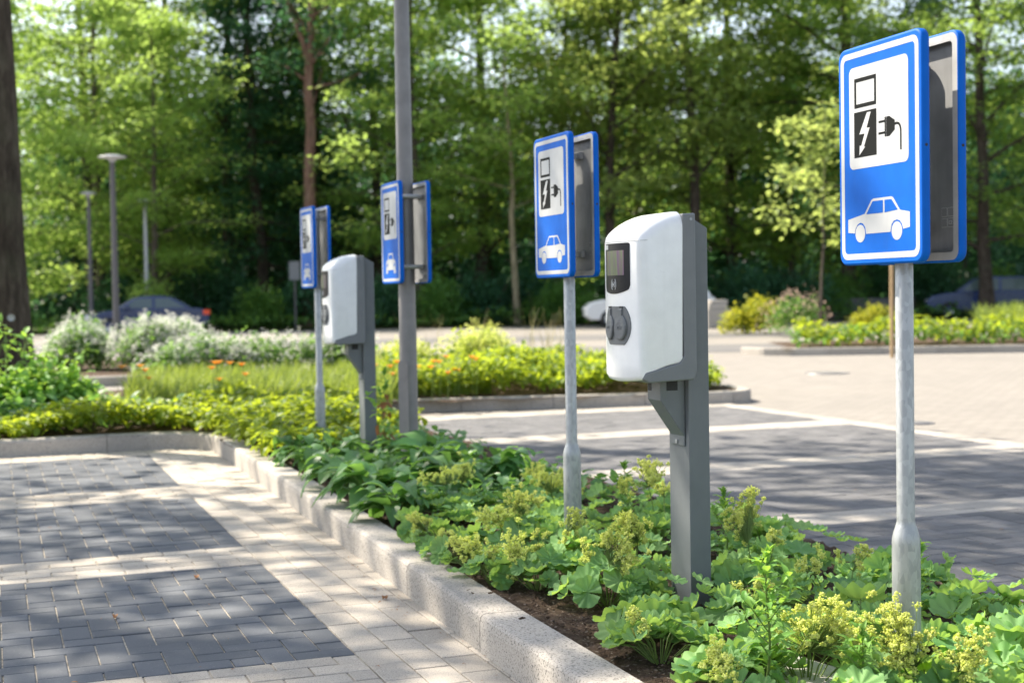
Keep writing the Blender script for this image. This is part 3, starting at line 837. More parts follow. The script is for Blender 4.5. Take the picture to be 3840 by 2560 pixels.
# ================================================================== CHARGING POINTS
def front_y(x): return -(.253+.030*(1-(x/.1425)**2))
def charger(x, y, label, yaw=0.):
    root = empty('charging_point', (x, y, 0), rad(-90)+yaw)
    tag(root, label, 'charging point', 'charging points in the planted bed')
    # post, 155 x 80 mm with a slanted cap
    b = MB()
    V = [(-.0775,-.04,-.3),(.0775,-.04,-.3),(.0775,.04,-.3),(-.0775,.04,-.3),(-.0775,-.04,1.366),(.0775,-.04,1.366),(.0775,.04,1.318),(-.0775,.04,1.318)]
    b.add(V, [(0,3,2,1),(4,5,6,7),(0,1,5,4),(1,2,6,5),(2,3,7,6),(3,0,4,7)])
    b.build('post', M['postgrey'], root, bevel=.003, seg=3)
    # bracket: folded sheet wedge and bolted flange
    b = MB()
    b.prism_x([(-.041,.795),(-.136,.795),(-.136,.722),(-.041,.585)], -.052, .052)
    b.prism_x([(-.0405,.60),(-.047,.60),(-.047,.558),(-.0405,.558)], -.052, .052)
    br = b.build('bracket', M['postgrey'], root, bevel=.004, seg=3)
    b = MB(); b.tube([(.0, -.046, .572), (.0, -.052, .572)], .0075, 12); b.build('bolt', M['galv'], br)
    b = MB(); pass
    b.box((.050, -.112, .755), (.0535, -.070, .790)); b.build('cable_opening', M['hole'], br)
    b = MB(); b.box((-.045, -.1366, .752), (-.018, -.135, .785)); b.build('cable_opening', M['hole'], br)
    # rear housing
    b = MB()
    b.prism_x([(-.0405,1.366),(-.0405,.822),(-.05,.796),(-.222,.790),(-.248,.804),(-.235,.826),(-.18,.838),(-.105,.856),(-.0895,.880),(-.0895,1.364)], -.146, .146)
    b.build('housing', M['housing'], root, bevel=.006, seg=3)
    b = MB(); b.tube([(.1445, -.058, 1.345), (.1475, -.058, 1.345)], .005, 12); b.build('screw', M['galv'], root)
    # white cover: side profile swept across the width with rounded edges
    prof = [(-.0725,.872),(-.085,.861),(-.13,.852),(-.165,.842),(-.19,.829),(-.203,.815),(-.212,.803),(-.222,.799),(-.232,.803),(-.2375,.816)]
    prof += [(-.238, z) for z in np.linspace(.86, 1.262, 12)]
    prof += [(-.2375,1.272),(-.2345,1.286),(-.227,1.299),(-.213,1.3125),(-.193,1.327),(-.167,1.341),(-.138,1.353),(-.108,1.3615),(-.088,1.3645),(-.0725,1.3650)]
    prof = np.array(prof); n = len(prof)
    prof[:, 0] = -.09+(prof[:, 0]+.0725)*1.166; prof[:, 1] = 1.08+(prof[:, 1]-1.08)*1.028
    T = np.gradient(prof, axis=0); T /= np.linalg.norm(T, axis=1)[:, None]
    Nn = np.stack([-T[:, 1], T[:, 0]], 1)                       # points inwards
    c = np.array([-.14, 1.08]); sgn = np.sign(((c-prof)*Nn).sum(1)); Nn *= sgn[:, None]
    Rr = np.where(prof[:, 1] > 1.262, .012+.040*np.clip((prof[:, 1]-1.262)/.06, 0, 1), .012)
    Rr = np.where(prof[:, 1] < .9, .008, Rr)
    W = .1425
    ds = [0, .0015, .004, .008, .013, .02, .03, .04, .052, .07, .09, .115]
    xs = [-W+d for d in ds]+[0]+[W-d for d in ds[::-1]]
    V = []
    for xx in xs:
        d = W-abs(xx)
        ins = np.where(d < Rr, Rr-np.sqrt(np.maximum(0, Rr**2-(Rr-d)**2)), 0)
        q = prof+Nn*ins[:, None]
        # bow the front outwards; keep the depth at the crease smaller
        wgt = np.clip((-q[:, 0]-.13)/.14, 0, 1)
        q = q.copy(); q[:, 0] += .030*(xx/W)**2*wgt
        # lower front edge droops in the middle
        low = np.clip((.85-q[:, 1])/.06, 0, 1)*np.clip((-q[:, 0]-.20)/.04, 0, 1)
        q[:, 1] += .010*(xx/W)**2*low
        V += [(xx, a, b_) for a, b_ in q]
    m = len(xs)
    F = [(i*n+j, (i+1)*n+j, (i+1)*n+j+1, i*n+j+1) for i in range(m-1) for j in range(n-1)]
    b = MB(); b.add(V, np.array(F), 0, True)
    b.add(V[:n], [tuple(range(n))], 0, False); b.add(V[-n:], [tuple(range(n))[::-1]], 0, False)
    # close the back
    b.add([V[0], V[n-1], V[m*n-1], V[(m-1)*n]], [(0, 1, 2, 3)], 0)
    cov = b.build('cover', M['cover'], root, recalc=True)
    try:
        cov.data.shade_smooth(); cov.data.set_sharp_from_angle(angle=rad(48))
    except Exception: pass
    # seam between hood and front
    b = MB(); xx = np.linspace(-.141, .141, 23)
    b.tube([(a, front_y(a)-.0002, 1.2735) for a in xx], .0009, 5)
    b.tube([(.1428, front_y(.1425)+.004, 1.2735), (.1428, front_y(.1425)+.032, 1.274)], .0008, 5)
    b.build('hood_seam', M['seam'], cov)
    # curved sheets that follow the front
    def csheet(name, outline_fn, x0, x1, mat, off, parent, nx=20):
        """outline_fn(x) -> (zlow, zhigh)"""
        V = []; xs_ = np.linspace(x0, x1, nx)
        for a in xs_:
            lo, hi = outline_fn(a)
            for k in range(2): V += [(a, front_y(a)-off+k*.003, lo), (a, front_y(a)-off+k*.003, hi)]
        F = []
        for i in range(nx-1):
            p = i*4; q = p+4
            F += [(p, q, q+1, p+1), (p+2, p+3, q+3, q+2), (p, p+2, q+2, q), (p+1, q+1, q+3, p+3)]
        F += [(0, 1, 3, 2), (4*nx-4, 4*nx-2, 4*nx-1, 4*nx-3)]
        mb = MB(); mb.add(V, F, 0, False)
        return mb.build(name, mat, parent, recalc=True)
    def disp(a):
        e = max(0, abs(a-.009)-.080)/.012
        return (1.094+.012*(a/.085)**2+.012*e**2.5, 1.268-.003*e**3)
    dp = csheet('display_panel', disp, -.083, .101, M['glass'], .0022, root, 28)
    csheet('screen', lambda a: (1.158, 1.243), -.062, .072, M['screen'], .0028, dp)
    csheet('sticker', lambda a: (1.248, 1.264), -.080, -.046, M['white'], .0029, dp, 6)
    b = MB()
    for r in (.0, .010, .019):
        if r == 0:
            b.tube([(0, front_y(0)-.0025, 1.1265), (0, front_y(0)-.0032, 1.1265)], .0048, 14)
            continue
        for s in (-1, 1):
            pts = [(s*(r*math.cos(t)*.95)+.004, front_y(r)-.003, 1.1265+1.15*r*math.sin(t)) for t in np.linspace(-.95, .95, 9)]
            b.tube(pts, .0017, 5)
    b.build('contactless_symbol', M['white'], dp)
    # socket plate with two flaps
    def sock(a):
        r = .091; k = math.sqrt(max(0, 1-((a-.013)/r)**2))
        return (.985-min(.066, .082*k), .985+min(.066, .086*k))
    sp = csheet('socket_plate', sock, -.0775, .1035, M['flap'], .003, root, 40)
    for cx in (-.030, .052):
        pts = []
        for i in range(36):
            t = 2*math.pi*i/36; rr = .0375
            px, pz = rr*math.sin(t), rr*math.cos(t)*1.2
            if pz > .030: px = max(-.014, min(.014, px)) if pz > .036 else px; 
            pts.append((px, pz))
        pts = [(-.012,.062),(-.012,.046)]+[(-.0385*math.cos(t), -.004+.043*math.sin(t)) for t in np.linspace(1.15, -math.pi-1.15+0, 30)[0:1]]
        ang = np.linspace(math.pi-1.25, 2*math.pi+1.25, 30)
        pts = [(-.011,.060)]+[(.0345*math.cos(t), -.006+.044*math.sin(t)) for t in ang]+[(.011,.060)]
        fb = MB(); nn = len(pts)
        yo = front_y(cx)-.004
        sl = (front_y(cx+.01)-front_y(cx-.01))/.02
        V = [(cx+px, yo+sl*px-.002-.003*(pz < .0), .985+pz) for px, pz in pts]+[(cx+px*1.02, yo+sl*px+.002, .985+pz) for px, pz in pts]
        Vi = [(cx+px*.88, yo+sl*px*.88-.0045-.003*(pz < 0), .985+pz*.9) for px, pz in pts]
        V += Vi
        Fs = [(i, (i+1) % nn, nn+(i+1) % nn, nn+i) for i in range(nn)]+[(2*nn+i, 2*nn+(i+1) % nn, (i+1) % nn, i) for i in range(nn)]+[tuple(range(2*nn, 3*nn))]
        fb.add(V, Fs, 0, False)
        fo = fb.build('socket_flap', M['flap'], sp, recalc=True)
        hb = MB(); hb.box((cx-.012, yo-.0005, 1.0455), (cx+.012, yo+.002, 1.0515)); hb.build('hinge_gap', M['hole'], sp)
        text_mesh('ICU', .017, M['housing'], 'embossed_letters', fo, (cx, yo-.0085, .978), (rad(90), 0, math.atan(sl)), .0006)
        lb = MB(); lb.tube([(cx-.014, yo+sl*-.014-.0062, .992), (cx-.006, yo-sl*.006-.0055, .998), (cx+.016, yo+sl*.016-.0055, .998)], .0012, 5); lb.build('embossed_line', M['housing'], fo)
    return root
charger(2.31, 4.503, 'white and grey electric charging point in the foreground, between the two near signs')
charger(2.32, 9.13, 'smaller white and grey electric charging point far off, left of the lamp post', yaw=rad(-1))

# ================================================================== CARS
def car(x, y, rz, paintm, label, kind='sedan'):
    root = empty('parked_car', (x, y, ZP-.01), rz); tag(root, label, 'car')
    if kind == 'sedan':
        L, H, W = 4.35, 1.40, 1.72
        low = [(-2.17,.42),(-2.17,.70),(-2.05,.86),(-1.75,.93),(-1.25,.95),(.85,.93),(1.5,.86),(2.0,.74),(2.17,.58),(2.17,.36),(1.95,.24),(-1.95,.24)]
        cab = [(-1.55,.93),(-.85,1.34),(-.4,1.40),(.15,1.39),(.45,1.34),(1.15,.92)]
    else:
        L, H, W = 4.6, 1.62, 1.85
        low = [(-2.3,.45),(-2.3,.85),(-2.2,1.02),(-1.6,1.06),(.95,1.04),(1.7,.98),(2.12,.88),(2.3,.70),(2.3,.42),(2.1,.28),(-2.1,.28)]
        cab = [(-2.12,1.04),(-1.78,1.52),(-1.3,1.61),(.1,1.62),(.5,1.55),(1.2,1.03)]
    def extr(prof, ws, mb, mi):
        k = len(prof); m = len(ws)
        V = []
        for j, (yy, sc) in enumerate(ws):
            cx = np.mean([p[0] for p in prof]); cz = np.mean([p[1] for p in prof])
            V += [(cx+(p[0]-cx)*sc, yy*(1 if True else 0), cz+(p[1]-cz)*sc) for p in prof]
        F = [(j*k+i, j*k+(i+1) % k, (j+1)*k+(i+1) % k, (j+1)*k+i) for j in range(m-1) for i in range(k)]
        F += [tuple(range(k))[::-1], tuple(range((m-1)*k, m*k))]
        mb.add(V, F, mi, False)
    w = W/2
    b = MB(); extr(low, [(-w, .955), (-w+.04, .985), (-w+.12, 1), (w-.12, 1), (w-.04, .985), (w, .955)], b, 0)
    # cabin with tumblehome: narrower roof
    k = len(cab); V = []
    for s in (-1, 1):
        for px, pz in cab:
            t = (pz-cab[0][1])/(H-cab[0][1]); V.append((px, s*(w-.06-.17*t), pz))
    F = [tuple(range(k)), tuple(range(2*k-1, k-1, -1))]+[(i, i+k, (i+1) % k+k, (i+1) % k) for i in range(k)]
    b.add(V, F, 0)
    b.build('body', paintm, root, bevel=.04, seg=3, recalc=True)
    # windows
    z0 = cab[0][1]+.03; z1 = H-.09
    def side(xa0, xa1, xb0, xb1, s):
        def yy(z): return s*(w-.06-.17*(z-cab[0][1])/(H-cab[0][1])+.012)
        q = [(xa0, z0), (xb0, z0), (xb1, z1), (xa1, z1)]
        wb = MB(); V = [(px, yy(pz), pz) for px, pz in q]+[(px, yy(pz)-s*.02, pz) for px, pz in q]
        wb.add(V, [(0, 1, 2, 3), (7, 6, 5, 4)]+[(i, i+4, (i+1) % 4+4, (i+1) % 4) for i in range(4)])
        wb.build('window', M['carglass'], root, recalc=True)
    fx0, fx1 = cab[-1][0]-.22, cab[-2][0]-.08
    rx0, rx1 = cab[0][0]+.22, cab[1][0]+.12
    mid = (fx0+rx0)/2
    for s in (-1, 1):
        side(mid+.05, mid+.05, fx0, fx1, s); side(rx0, rx1, mid-.05, mid-.05, s)
    for (p, q, nm) in ((cab[-1], cab[-2], 'windscreen'), (cab[0], cab[1], 'rear_window')):
        sx = 1 if p[0] > 0 else -1
        V = []
        for t, (px, pz) in ((.1, p), (.9, p)):
            px = p[0]+(q[0]-p[0])*t+sx*.012; pz = p[1]+(q[1]-p[1])*t+.012
            ww = w-.14-.17*t*.95
            V += [(px, -ww, pz), (px, ww, pz)]
        V += [(v[0]-sx*.02, v[1], v[2]-.02) for v in V]
        wb = MB(); wb.add(V, [(0, 1, 3, 2), (4, 6, 7, 5), (0, 4, 5, 1), (1, 5, 7, 3), (3, 7, 6, 2), (2, 6, 4, 0)])
        wb.build(nm, M['carglass'], root, recalc=True)
    for wx in (-L*.30, L*.315):
        for s in (-1, 1):
            t = MB(); prof = [(.17, -.09), (.30, -.10), (.325, -.07), (.325, .07), (.30, .10), (.17, .09)]
            t.lathe(prof, 26)
            wo = t.build('wheel', M['rubber'], root); wo.location = (wx, s*(w-.08), .325); wo.rotation_euler = (rad(90), 0, 0)
            t = MB(); t.lathe([(0, -.055), (.05, -.075), (.16, -.06), (.19, -.095), (.19, .095), (.16, .06), (.05, .075), (0, .055)], 20)
            t.build('rim', M['rim'], wo)
    for s in (-1, 1):
        t = MB(); t.box((L/2-.16, s*(w-.28)-.17, .60), (L/2+.005, s*(w-.28)+.17, .73)); t.build('headlight', M['clearlamp'], root, bevel=.02)
        t = MB(); t.box((-L/2-.006, s*(w-.18)-.17, .68), (-L/2+.25, s*(w-.155)+.16, .86)); t.build('tail_light', M['redlamp'], root, bevel=.02)
    for s in (-1, 1):
        t = MB(); t.box((.62, s*(w+.075)-.095, .93), (.82, s*(w+.075)+.095, 1.06)); t.build('wing_mirror', paintm, root, bevel=.02)
    return root
car(5.35, 53.2, rad(176), M['carblue'], 'dark blue saloon car parked behind the white flowering bushes')
car(36.9, 46.3, rad(180-34), M['cardark'], 'dark blue estate car in shade under the trees at the far right', 'suv')
car(21.75, 45.36, rad(180-20), M['carwhite'], 'whitish car in the distance mostly hidden behind the near charging point', 'suv')

# ================================================================== WOODLAND
P = {}
P['A'] = tree_proto('broadleaf_tree', 1, 17, .24, .10, 4.2, 15000, .26, (M['lfA'], M['bark']), 30)
P['B'] = tree_proto('broadleaf_tree', 2, 19, .30, .14, 4.8, 15000, .27, (M['lfB'], M['barkdark']), 30)
P['C'] = tree_proto('conifer_tree', 3, 20, .28, .12, 3.6, 16000, .24, (M['lfC'], M['barkdark']), 40, style='cone')
P['D'] = tree_proto('broadleaf_tree', 4, 16, .22, .22, 4.2, 11000, .25, (M['lfD'], M['barkdark']), 24, style='open')
P['E'] = tree_proto('pine_tree', 5, 17, .30, .52, 3.2, 3600, .24, (M['lfC'], M['barkpine']), 14, lean=(.5, 0), style='open', sigma=(.45, .2), fork=.60)
P['F'] = tree_proto('slender_tree', 6, 11, .13, .38, 2.3, 5000, .22, (M['lfA'], M['barkpale']), 16)
P['G'] = tree_proto('broadleaf_tree', 7, 14, .2, .06, 3.6, 13000, .25, (M['lfA'], M['bark']), 30)
used = set()
def put_tree(k, Z, X, s, rz, label, group='trees along the edge of the wood', cat='tree'):
    o = P[k] if k not in used else copy_tree(P[k])
    used.add(k)
    x, y = fr(Z, X)
    o.location = (x, y, ZP); o.rotation_euler = (0, 0, rz); o.scale = (s, s, s*1.0)
    tag(o, label, cat, group); return o
W1 = [  # proto, distance ahead, metres right of the view axis, scale, turn, label
 ('G', 58, -21.5, 1.0, .4, 'bright green leafy tree at the far left edge, right behind the big dark trunk'),
 ('A', 61, -17.6, .95, 2.0, 'bright green tree rising just left of the round headed lamp post'),
 ('A', 57, -14.2, .72, 4.1, 'light green tree rising behind the round headed lamp post'),
 ('B', 66, -13.2, 1.1, 1.0, 'dark leafy tree above the blue saloon car'),
 ('B', 70, -20.5, 1.1, 3.4, 'dark green tree filling the gap between the left edge and the lamp posts'),
 ('B', 72, -17.0, 1.15, 5.0, 'tall green tree behind the round headed lamp post and its neighbours'),
 ('C', 63, -11.0, 1.0, .0, 'dark green conifer left of the reddish pine, over the car boot'),
 ('C', 67, -9.1, 1.08, 2.2, 'tall dark conifer standing close left of the reddish pine'),
 ('E', 58, -8.2, 1.05, .3, 'bare reddish pine trunk forking near the top, behind the farthest sign'),
 ('B', 67, -6.1, .95, 3.3, 'green tree between the reddish pine and the tall lamp post'),
 ('A', 59, -3.9, .92, .9, 'yellow green tree right behind the tall lamp post'),
 ('B', 64, -1.2, 1.05, 5.1, 'dark green tree right of the tall lamp post'),
 ('F', 56, .25, 1.08, .7, 'slender pale trunked tree left of the second sign'),
 ('D', 62, 2.2, 1.0, 2.6, 'olive tree with open branches above the second sign'),
 ('D', 58, 4.0, 1.12, 4.4, 'forked dark branched tree just behind the second sign'),
 ('A', 67, 6.1, 1.05, 3.0, 'sunny green tree above the near charging point'),
 ('D', 58, 7.6, 1.2, 1.3, 'big leaning dark trunked tree directly above the near charging point'),
 ('B', 64, 10.0, 1.0, 2.3, 'dark green tree right of the near charging point'),
 ('G', 62, 12.2, .9, .2, 'mid green dense tree halfway between the charging point and the near sign'),
 ('B', 59, 14.2, 1.05, 4.0, 'tall dark trunked tree seen just left of the near sign'),
 ('D', 68, 17.0, 1.1, .5, 'olive tree mostly hidden behind the near sign'),
 ('C', 66, 19.0, .9, 1.5, 'dark conifer behind the near sign and its pole'),
 ('B', 53.8, 18.0, .9, 2.9, 'tree whose grey trunk stands in front of the dark estate car'),
 ('A', 60, 23.5, .95, 5.5, 'bright green tree at the far right edge of the picture'),
 ('G', 50, 22.6, .8, 1.1, 'leafy green tree filling the right edge beside the near sign'),
]
for i, a in enumerate(W1): put_tree(*a)
# small young tree with a stake in the far right island
yt = tree_proto('young_tree', 31, 5.2, .04, .42, 1.15, 1500, .16, (M['lfD'], M['bark']), 12, sigma=(.22, .16))
yt.location = (18.6, 29.4, 0); tag(yt, 'young tree with reddish yellow leaves just left of the near sign', 'tree', 'young trees')
b = MB(); b.tube([(0, 0, -.3), (.01, 0, 1.9)], .035, 8)
o = b.build('tree_stake', M['wood']); o.location = (14.95, 21.3, 0); tag(o, 'brown wooden stake standing in the far right planting behind the near pole', 'stake')

# the deep wood behind: one mass of trunks and foliage nobody could count
rw = np.random.default_rng(77)
wb = MB(); tbk = MB()
for i in range(85):
    Z = rw.uniform(72, 105); X = rw.uniform(-.48, .48)*Z*1.0
    x, y = fr(Z, X); H = rw.uniform(10, 15)
    tbk.tube([(x, y, -.3), (x+rw.normal(0, .3), y, H*.5), (x+rw.normal(0, .5), y, H)], [.28, .2, .05], 7, mi=1, caps=False)
    n = 2600
    a = rw.uniform(0, 6.283, n); r = 3.6*np.sqrt(rw.random(n)); zz = rw.random(n)**1.35
    cl = np.floor(zz*9)/9
    Pp = np.stack([x+r*np.cos(a)*(1.15-.6*zz), y+r*np.sin(a)*(1.15-.6*zz), H*(zz*.5+cl*.5)+rw.normal(0, .35, n)+.4], 1)
    leaves(wb, Pp, .52, 0, rw, flat=.6)
wood = MB(); wood.V = wb.V+tbk.V; 
L = wb.L+[l+wb.n for l in tbk.L]; wood.L = L; wood.S = wb.S+tbk.S; wood.M = wb.M+tbk.M; wood.SM = wb.SM+tbk.SM; wood.n = wb.n+tbk.n
tag(wood.build('far_wood', [M['lfC'], M['barkdark']]), 'dense dark wood filling the background behind the nearer trees', 'wood', kind='stuff')

# undergrowth along the wood edge
def shrub_proto(name, seed, rx, h, n, size, mat, cat_leaf='foliage'):
    rng = np.random.default_rng(seed)
    root = empty(name); b = MB()
    for k in range(5):
        bush(b, (rng.normal(0, rx*.4), rng.normal(0, rx*.3), 0), rx*rng.uniform(.4, .75), rx*.6, h*rng.uniform(.6, 1.05), n//5, size, rng)
    b.build(cat_leaf, M[mat], root)
    s = MB()
    for k in range(7):
        a = rng.uniform(0, 6.28); s.tube(curve((rng.normal(0, .08), rng.normal(0, .08), -.1), (math.cos(a)*.5, math.sin(a)*.5, 1), h*.9, rng, 5, .15), np.linspace(.025, .006, 5), 5, caps=False)
    s.build('stems', M['bark'], root)
    return root
S = {'g': shrub_proto('shrub', 41, 2.0, 2.1, 4200, .17, 'lfShrub'), 'd': shrub_proto('shrub', 42, 2.4, 2.6, 4800, .19, 'lfC'), 'l': shrub_proto('shrub', 43, 1.1, 1.15, 2600, .12, 'lfLime')}
sused = set()
def put_shrub(k, Z, X, s, label, sz=1., z=ZP):
    o = S[k] if k not in sused else copy_tree(S[k]); sused.add(k)
    x, y = fr(Z, X); o.location = (x, y, z); o.rotation_euler = (0, 0, X*1.7); o.scale = (s, s, s*sz)
    tag(o, label, 'shrub', 'shrubs at the foot of the wood')
for a in [
 ('g', 55.5, -20.3, .8, 'low bright shrub between the big dark trunk and the distant lamp posts'),
 ('d', 60, -16.5, 1.0, 'dark shrub behind the two distant lamp posts'),
 ('d', 60, -12.6, 1.1, 'dark shrub directly behind the roof of the blue saloon'),
 ('g', 56.5, -10.2, .85, 'mid green shrub just right of the blue saloon car'),
 ('d', 58, -7.9, 1.1, 'dark shrub at the foot of the reddish pine'),
 ('d', 57, -5.4, .9, 'dark low shrub between far charging point and lamp post'),
 ('g', 56, -3.0, .9, 'green shrub just right of the lamp post at the wood edge'),
 ('d', 57, -.9, 1.0, 'dark shrub left of the slender pale trunk'),
 ('g', 55.5, 1.2, .8, 'spreading green shrub right of the slender pale trunk'),
 ('g', 56, 2.9, .9, 'green shrub seen behind the second sign pole'),
 ('d', 58, 5.8, 1.2, 'dark shrub behind the whitish car'),
 ('d', 57, 9.2, 1.0, 'dark shrub right of the near charging point at the wood edge'),
 ('d', 56, 11.2, .9, 'rounded dark shrub midway between charging point and near pole'),
 ('g', 57, 13.6, .9, 'green shrub just left of the near pole at the wood edge'),
 ('d', 60, 16.8, 1.2, 'dark shrub behind the near pole'),
 ('g', 61, 21.5, 1.0, 'green shrub behind the dark estate car'),
 ('l', 40, 6.6, .95, 'round lime green shrub right of the near charging point'),
 ('l', 40, 10.0, .7, 'small lime shrub right of the round lime one'),
]: put_shrub(*a)
b = MB(); rr_ = np.random.default_rng(5)
bush(b, (0, 0, 0), .9, .7, .95, 1600, .10, rr_); bush(b, (0, 0, 0), 1.0, .8, 1.05, 500, .07, rr_, 1, shell=.92)
o = b.build('pink_flowering_shrub', [M['lfShrub'], M['pinkpetal']]); o.location = (*fr(37, 7.4), -.05)
tag(o, 'pale pink flowering shrub beside the round lime shrub', 'shrub')
# grey stone block beyond the charging point
b = MB(); b.box((-.45, -.3, 0), (.45, .3, .62)); b.box((-.38, -.26, .622), (.3, .26, .80)); b.box((-.28, -.22, .802), (.34, .22, .92))
o = b.build('stone_blocks', M['kerb'], bevel=.03); o.location = (*fr(47, 6.75), ZP); tag(o, 'stacked grey stone blocks just right of the near charging point', 'stone')
b = MB(); b.box((-2.2, -.15, 0), (2.2, .15, .75)); b.box((-2.25, -.19, .752), (2.25, .19, .82))
o = b.build('low_wall', M['darkr'], bevel=.02); o.location = (*fr(56, 13.6), ZP); o.rotation_euler = (0, 0, rad(-20)); tag(o, 'low grey wall at the wood edge, seen just left of the nearest pole', 'wall')
# small pale sign on a post by the wood
b = MB(); b.tube([(0, 0, -.1), (0, 0, 2.3)], .035, 8)
rt = empty('notice_sign', (*fr(54, -8.2), ZP), rad(-20)); tag(rt, 'small pale notice sign on a thin post left of the farthest charging sign', 'sign')
b.build('post', M['farpole'], rt); b = MB(); b.prism(rrect(-.2, 1.9, .2, 2.6, .03), -.06, -.045); b.build('board', M['housing'], rt)

# ================================================================== BIG TREE AT THE LEFT AND THE SHADE
big = tree_proto('large_tree', 51, 18.5, .235, .66, 2.9, 6000, .20, (M['lfB'], M['barkdark']), 24, lean=(-.7, 0.1), sigma=(.5, .3), wobble=.02)
big.location = (.16, 16.3, 0); tag(big, 'big dark tree trunk cut off by the left edge of the picture', 'tree')
b = MB(); b.lathe([(0, -.004), (.035, -.003), (.038, .004)], 16)
o = b.build('tree_tag', M['white']); o.location = (.20, 15.97, .94); o.rotation_euler = (rad(90), 0, 0); tag(o, 'small pale round tag fixed to the big dark trunk', 'tag')
SH = tree_proto('shade_tree', 52, 11.6, .2, .52, 3.3, 4000, .19, (M['lfB'], M['barkdark']), 24, sigma=(.5, .3))
SH.location = (-5.9, 14.2, 0); tag(SH, 'tree left of the picture whose leaves shade the near bays', 'tree')
o = copy_tree(SH); o.location = (-.7, 14.3, 0); o.scale = (1.1, 1.1, 1.18); o.rotation_euler = (0, 0, 1.3)
tag(o, 'tree just outside the left edge whose crown shades the bays on the right', 'tree')

# ================================================================== PLANTING: middle distance
rp = np.random.default_rng(21)
# white flowering bushes
def white_bush(x, y, rx, ry, h, n, nf, label):
    root = empty('white_flowering_bush', (x, y, 0)); tag(root, label, 'bush', 'white flowering bushes')
    b, f = MB(), MB()
    for k in range(4):
        c = (rp.uniform(-.45, .45)*rx, rp.uniform(-.4, .4)*ry, 0)
        hh = h*rp.uniform(.8, 1.0)
        bush(b, c, rx*.7, ry*.7, hh, n//4, .075, rp, shell=.5)
        q = bush(MB(), c, rx*.72, ry*.72, hh*1.06, nf//4, .04, rp, shell=.86)
        # flower clusters: a few petals round each point
        q = q[q[:, 2] > h*.28]
        q = np.repeat(q, 5, 0)+rp.normal(0, .018, (len(q)*5, 3))
        leaves(f, q, .034, 0, rp, flat=.5)
    b.build('leaves', M['lfShrub'], root); f.build('blossom', M['whitepetal'], root)
    return root
white_bush(2.62, 23.6, 1.0, .9, .79, 6500, 2900, 'broad tall white flowering bush in front of the blue saloon')
white_bush(1.48, 24.2, .85, .8, .82, 4200, 1000, 'leftmost white flowering bush, greener and round')
white_bush(3.05, 19.2, 1.15, .8, .66, 6000, 1300, 'lower white flowering bush left of the far charging point')
white_bush(4.4, 19.3, .8, .7, .60, 2800, 500, 'small white flowering bush seen between far charging point and lamp post')

def lime_mound(x, y, rx, ry, h, n, label):
    b = MB(); bush(b, (0, 0, 0), rx, ry, h, n, .055, rp, shell=.45); bush(b, (0, 0, 0), rx*1.02, ry*1.02, h*1.08, n, .03, rp, 1, shell=.8)
    o = b.build('lime_flowering_mound', [M['cover_g'], M['alchfl']]); o.location = (x, y, 0); tag(o, label, 'plant', 'yellow green mounds in the island'); return o
lime_mound(6.15, 18.0, .62, .5, .62, 3600, 'tall yellow green mound just right of the lamp post')
lime_mound(5.0, 17.6, .5, .45, .5, 2400, 'yellow green mound seen directly behind the lamp post')
lime_mound(7.35, 14.5, .22, .2, .34, 900, 'small yellow green clump at the right tip of the island kerb')

def tuft(mb, P, h, rng, w=.006, mi=0, lean=.35, nb=12):
    n = len(P)*nb
    B = np.repeat(P, nb, 0)+rng.normal(0, .03, (n, 3))*np.array([1, 1, 0])
    a = rng.uniform(0, 6.283, n); l = rng.uniform(.05, lean, n); H = h*rng.uniform(.55, 1.15, n)
    dx, dy = np.cos(a), np.sin(a)
    V = []
    for t in (0, .35, .7, 1.0):
        c = B+np.stack([dx*l*H*t*t*1.6, dy*l*H*t*t*1.6, H*(t-.22*l*t*t*3)], 1)
        s = w*(1-.85*t)
        V += [c+np.stack([-dy*s, dx*s, 0*dx], 1), c-np.stack([-dy*s, dx*s, 0*dx], 1)]
    V = np.stack(V, 1).reshape(-1, 3)
    T = np.array([(0, 1, 3, 2), (2, 3, 5, 4), (4, 5, 7, 6)])
    F = (T[None]+(np.arange(n)*8)[:, None, None]).reshape(-1, 4)
    mb.add(V, F, mi, True)

def pts_in(poly, n, rng, z=0.):
    xs = [p[0] for p in poly]; ys = [p[1] for p in poly]
    X = rng.uniform(min(xs), max(xs), n*3); Y = rng.uniform(min(ys), max(ys), n*3)
    ok = in_poly(X, Y, poly); X = X[ok][:n]; Y = Y[ok][:n]
    return np.stack([X, Y, np.full(len(X), z)], 1)

# long grass band
b = MB(); tuft(b, pts_in([(1.2, 14.0), (3.6, 13.6), (4.2, 14.9), (5.2, 14.8), (5.4, 16.8), (1.6, 17.6)], 950, rp), .36, rp, .008)
tag(b.build('long_grass', M['grass']), 'long green grass in front of the white flowering bushes', 'grass', kind='stuff')
b = MB(); tuft(b, pts_in([(20.5, 22.5), (26, 19.5), (40, 14), (42, 18), (24, 25)], 900, rp), .7, rp, .014, nb=14)
tuft(b, pts_in([(22, 27), (32, 24), (34, 27), (24, 31)], 500, rp), .7, rp, .018, nb=14)
tuft(b, pts_in([(5.2, 17.5), (7.4, 17.0), (7.6, 18.6), (5.4, 19)], 16, rp), .95, rp, .005, 1, nb=6)
tag(b.build('meadow_grass', [M['grass'], M['straw']]), 'tall loose grass in the far right planting and behind the island', 'grass', kind='stuff')
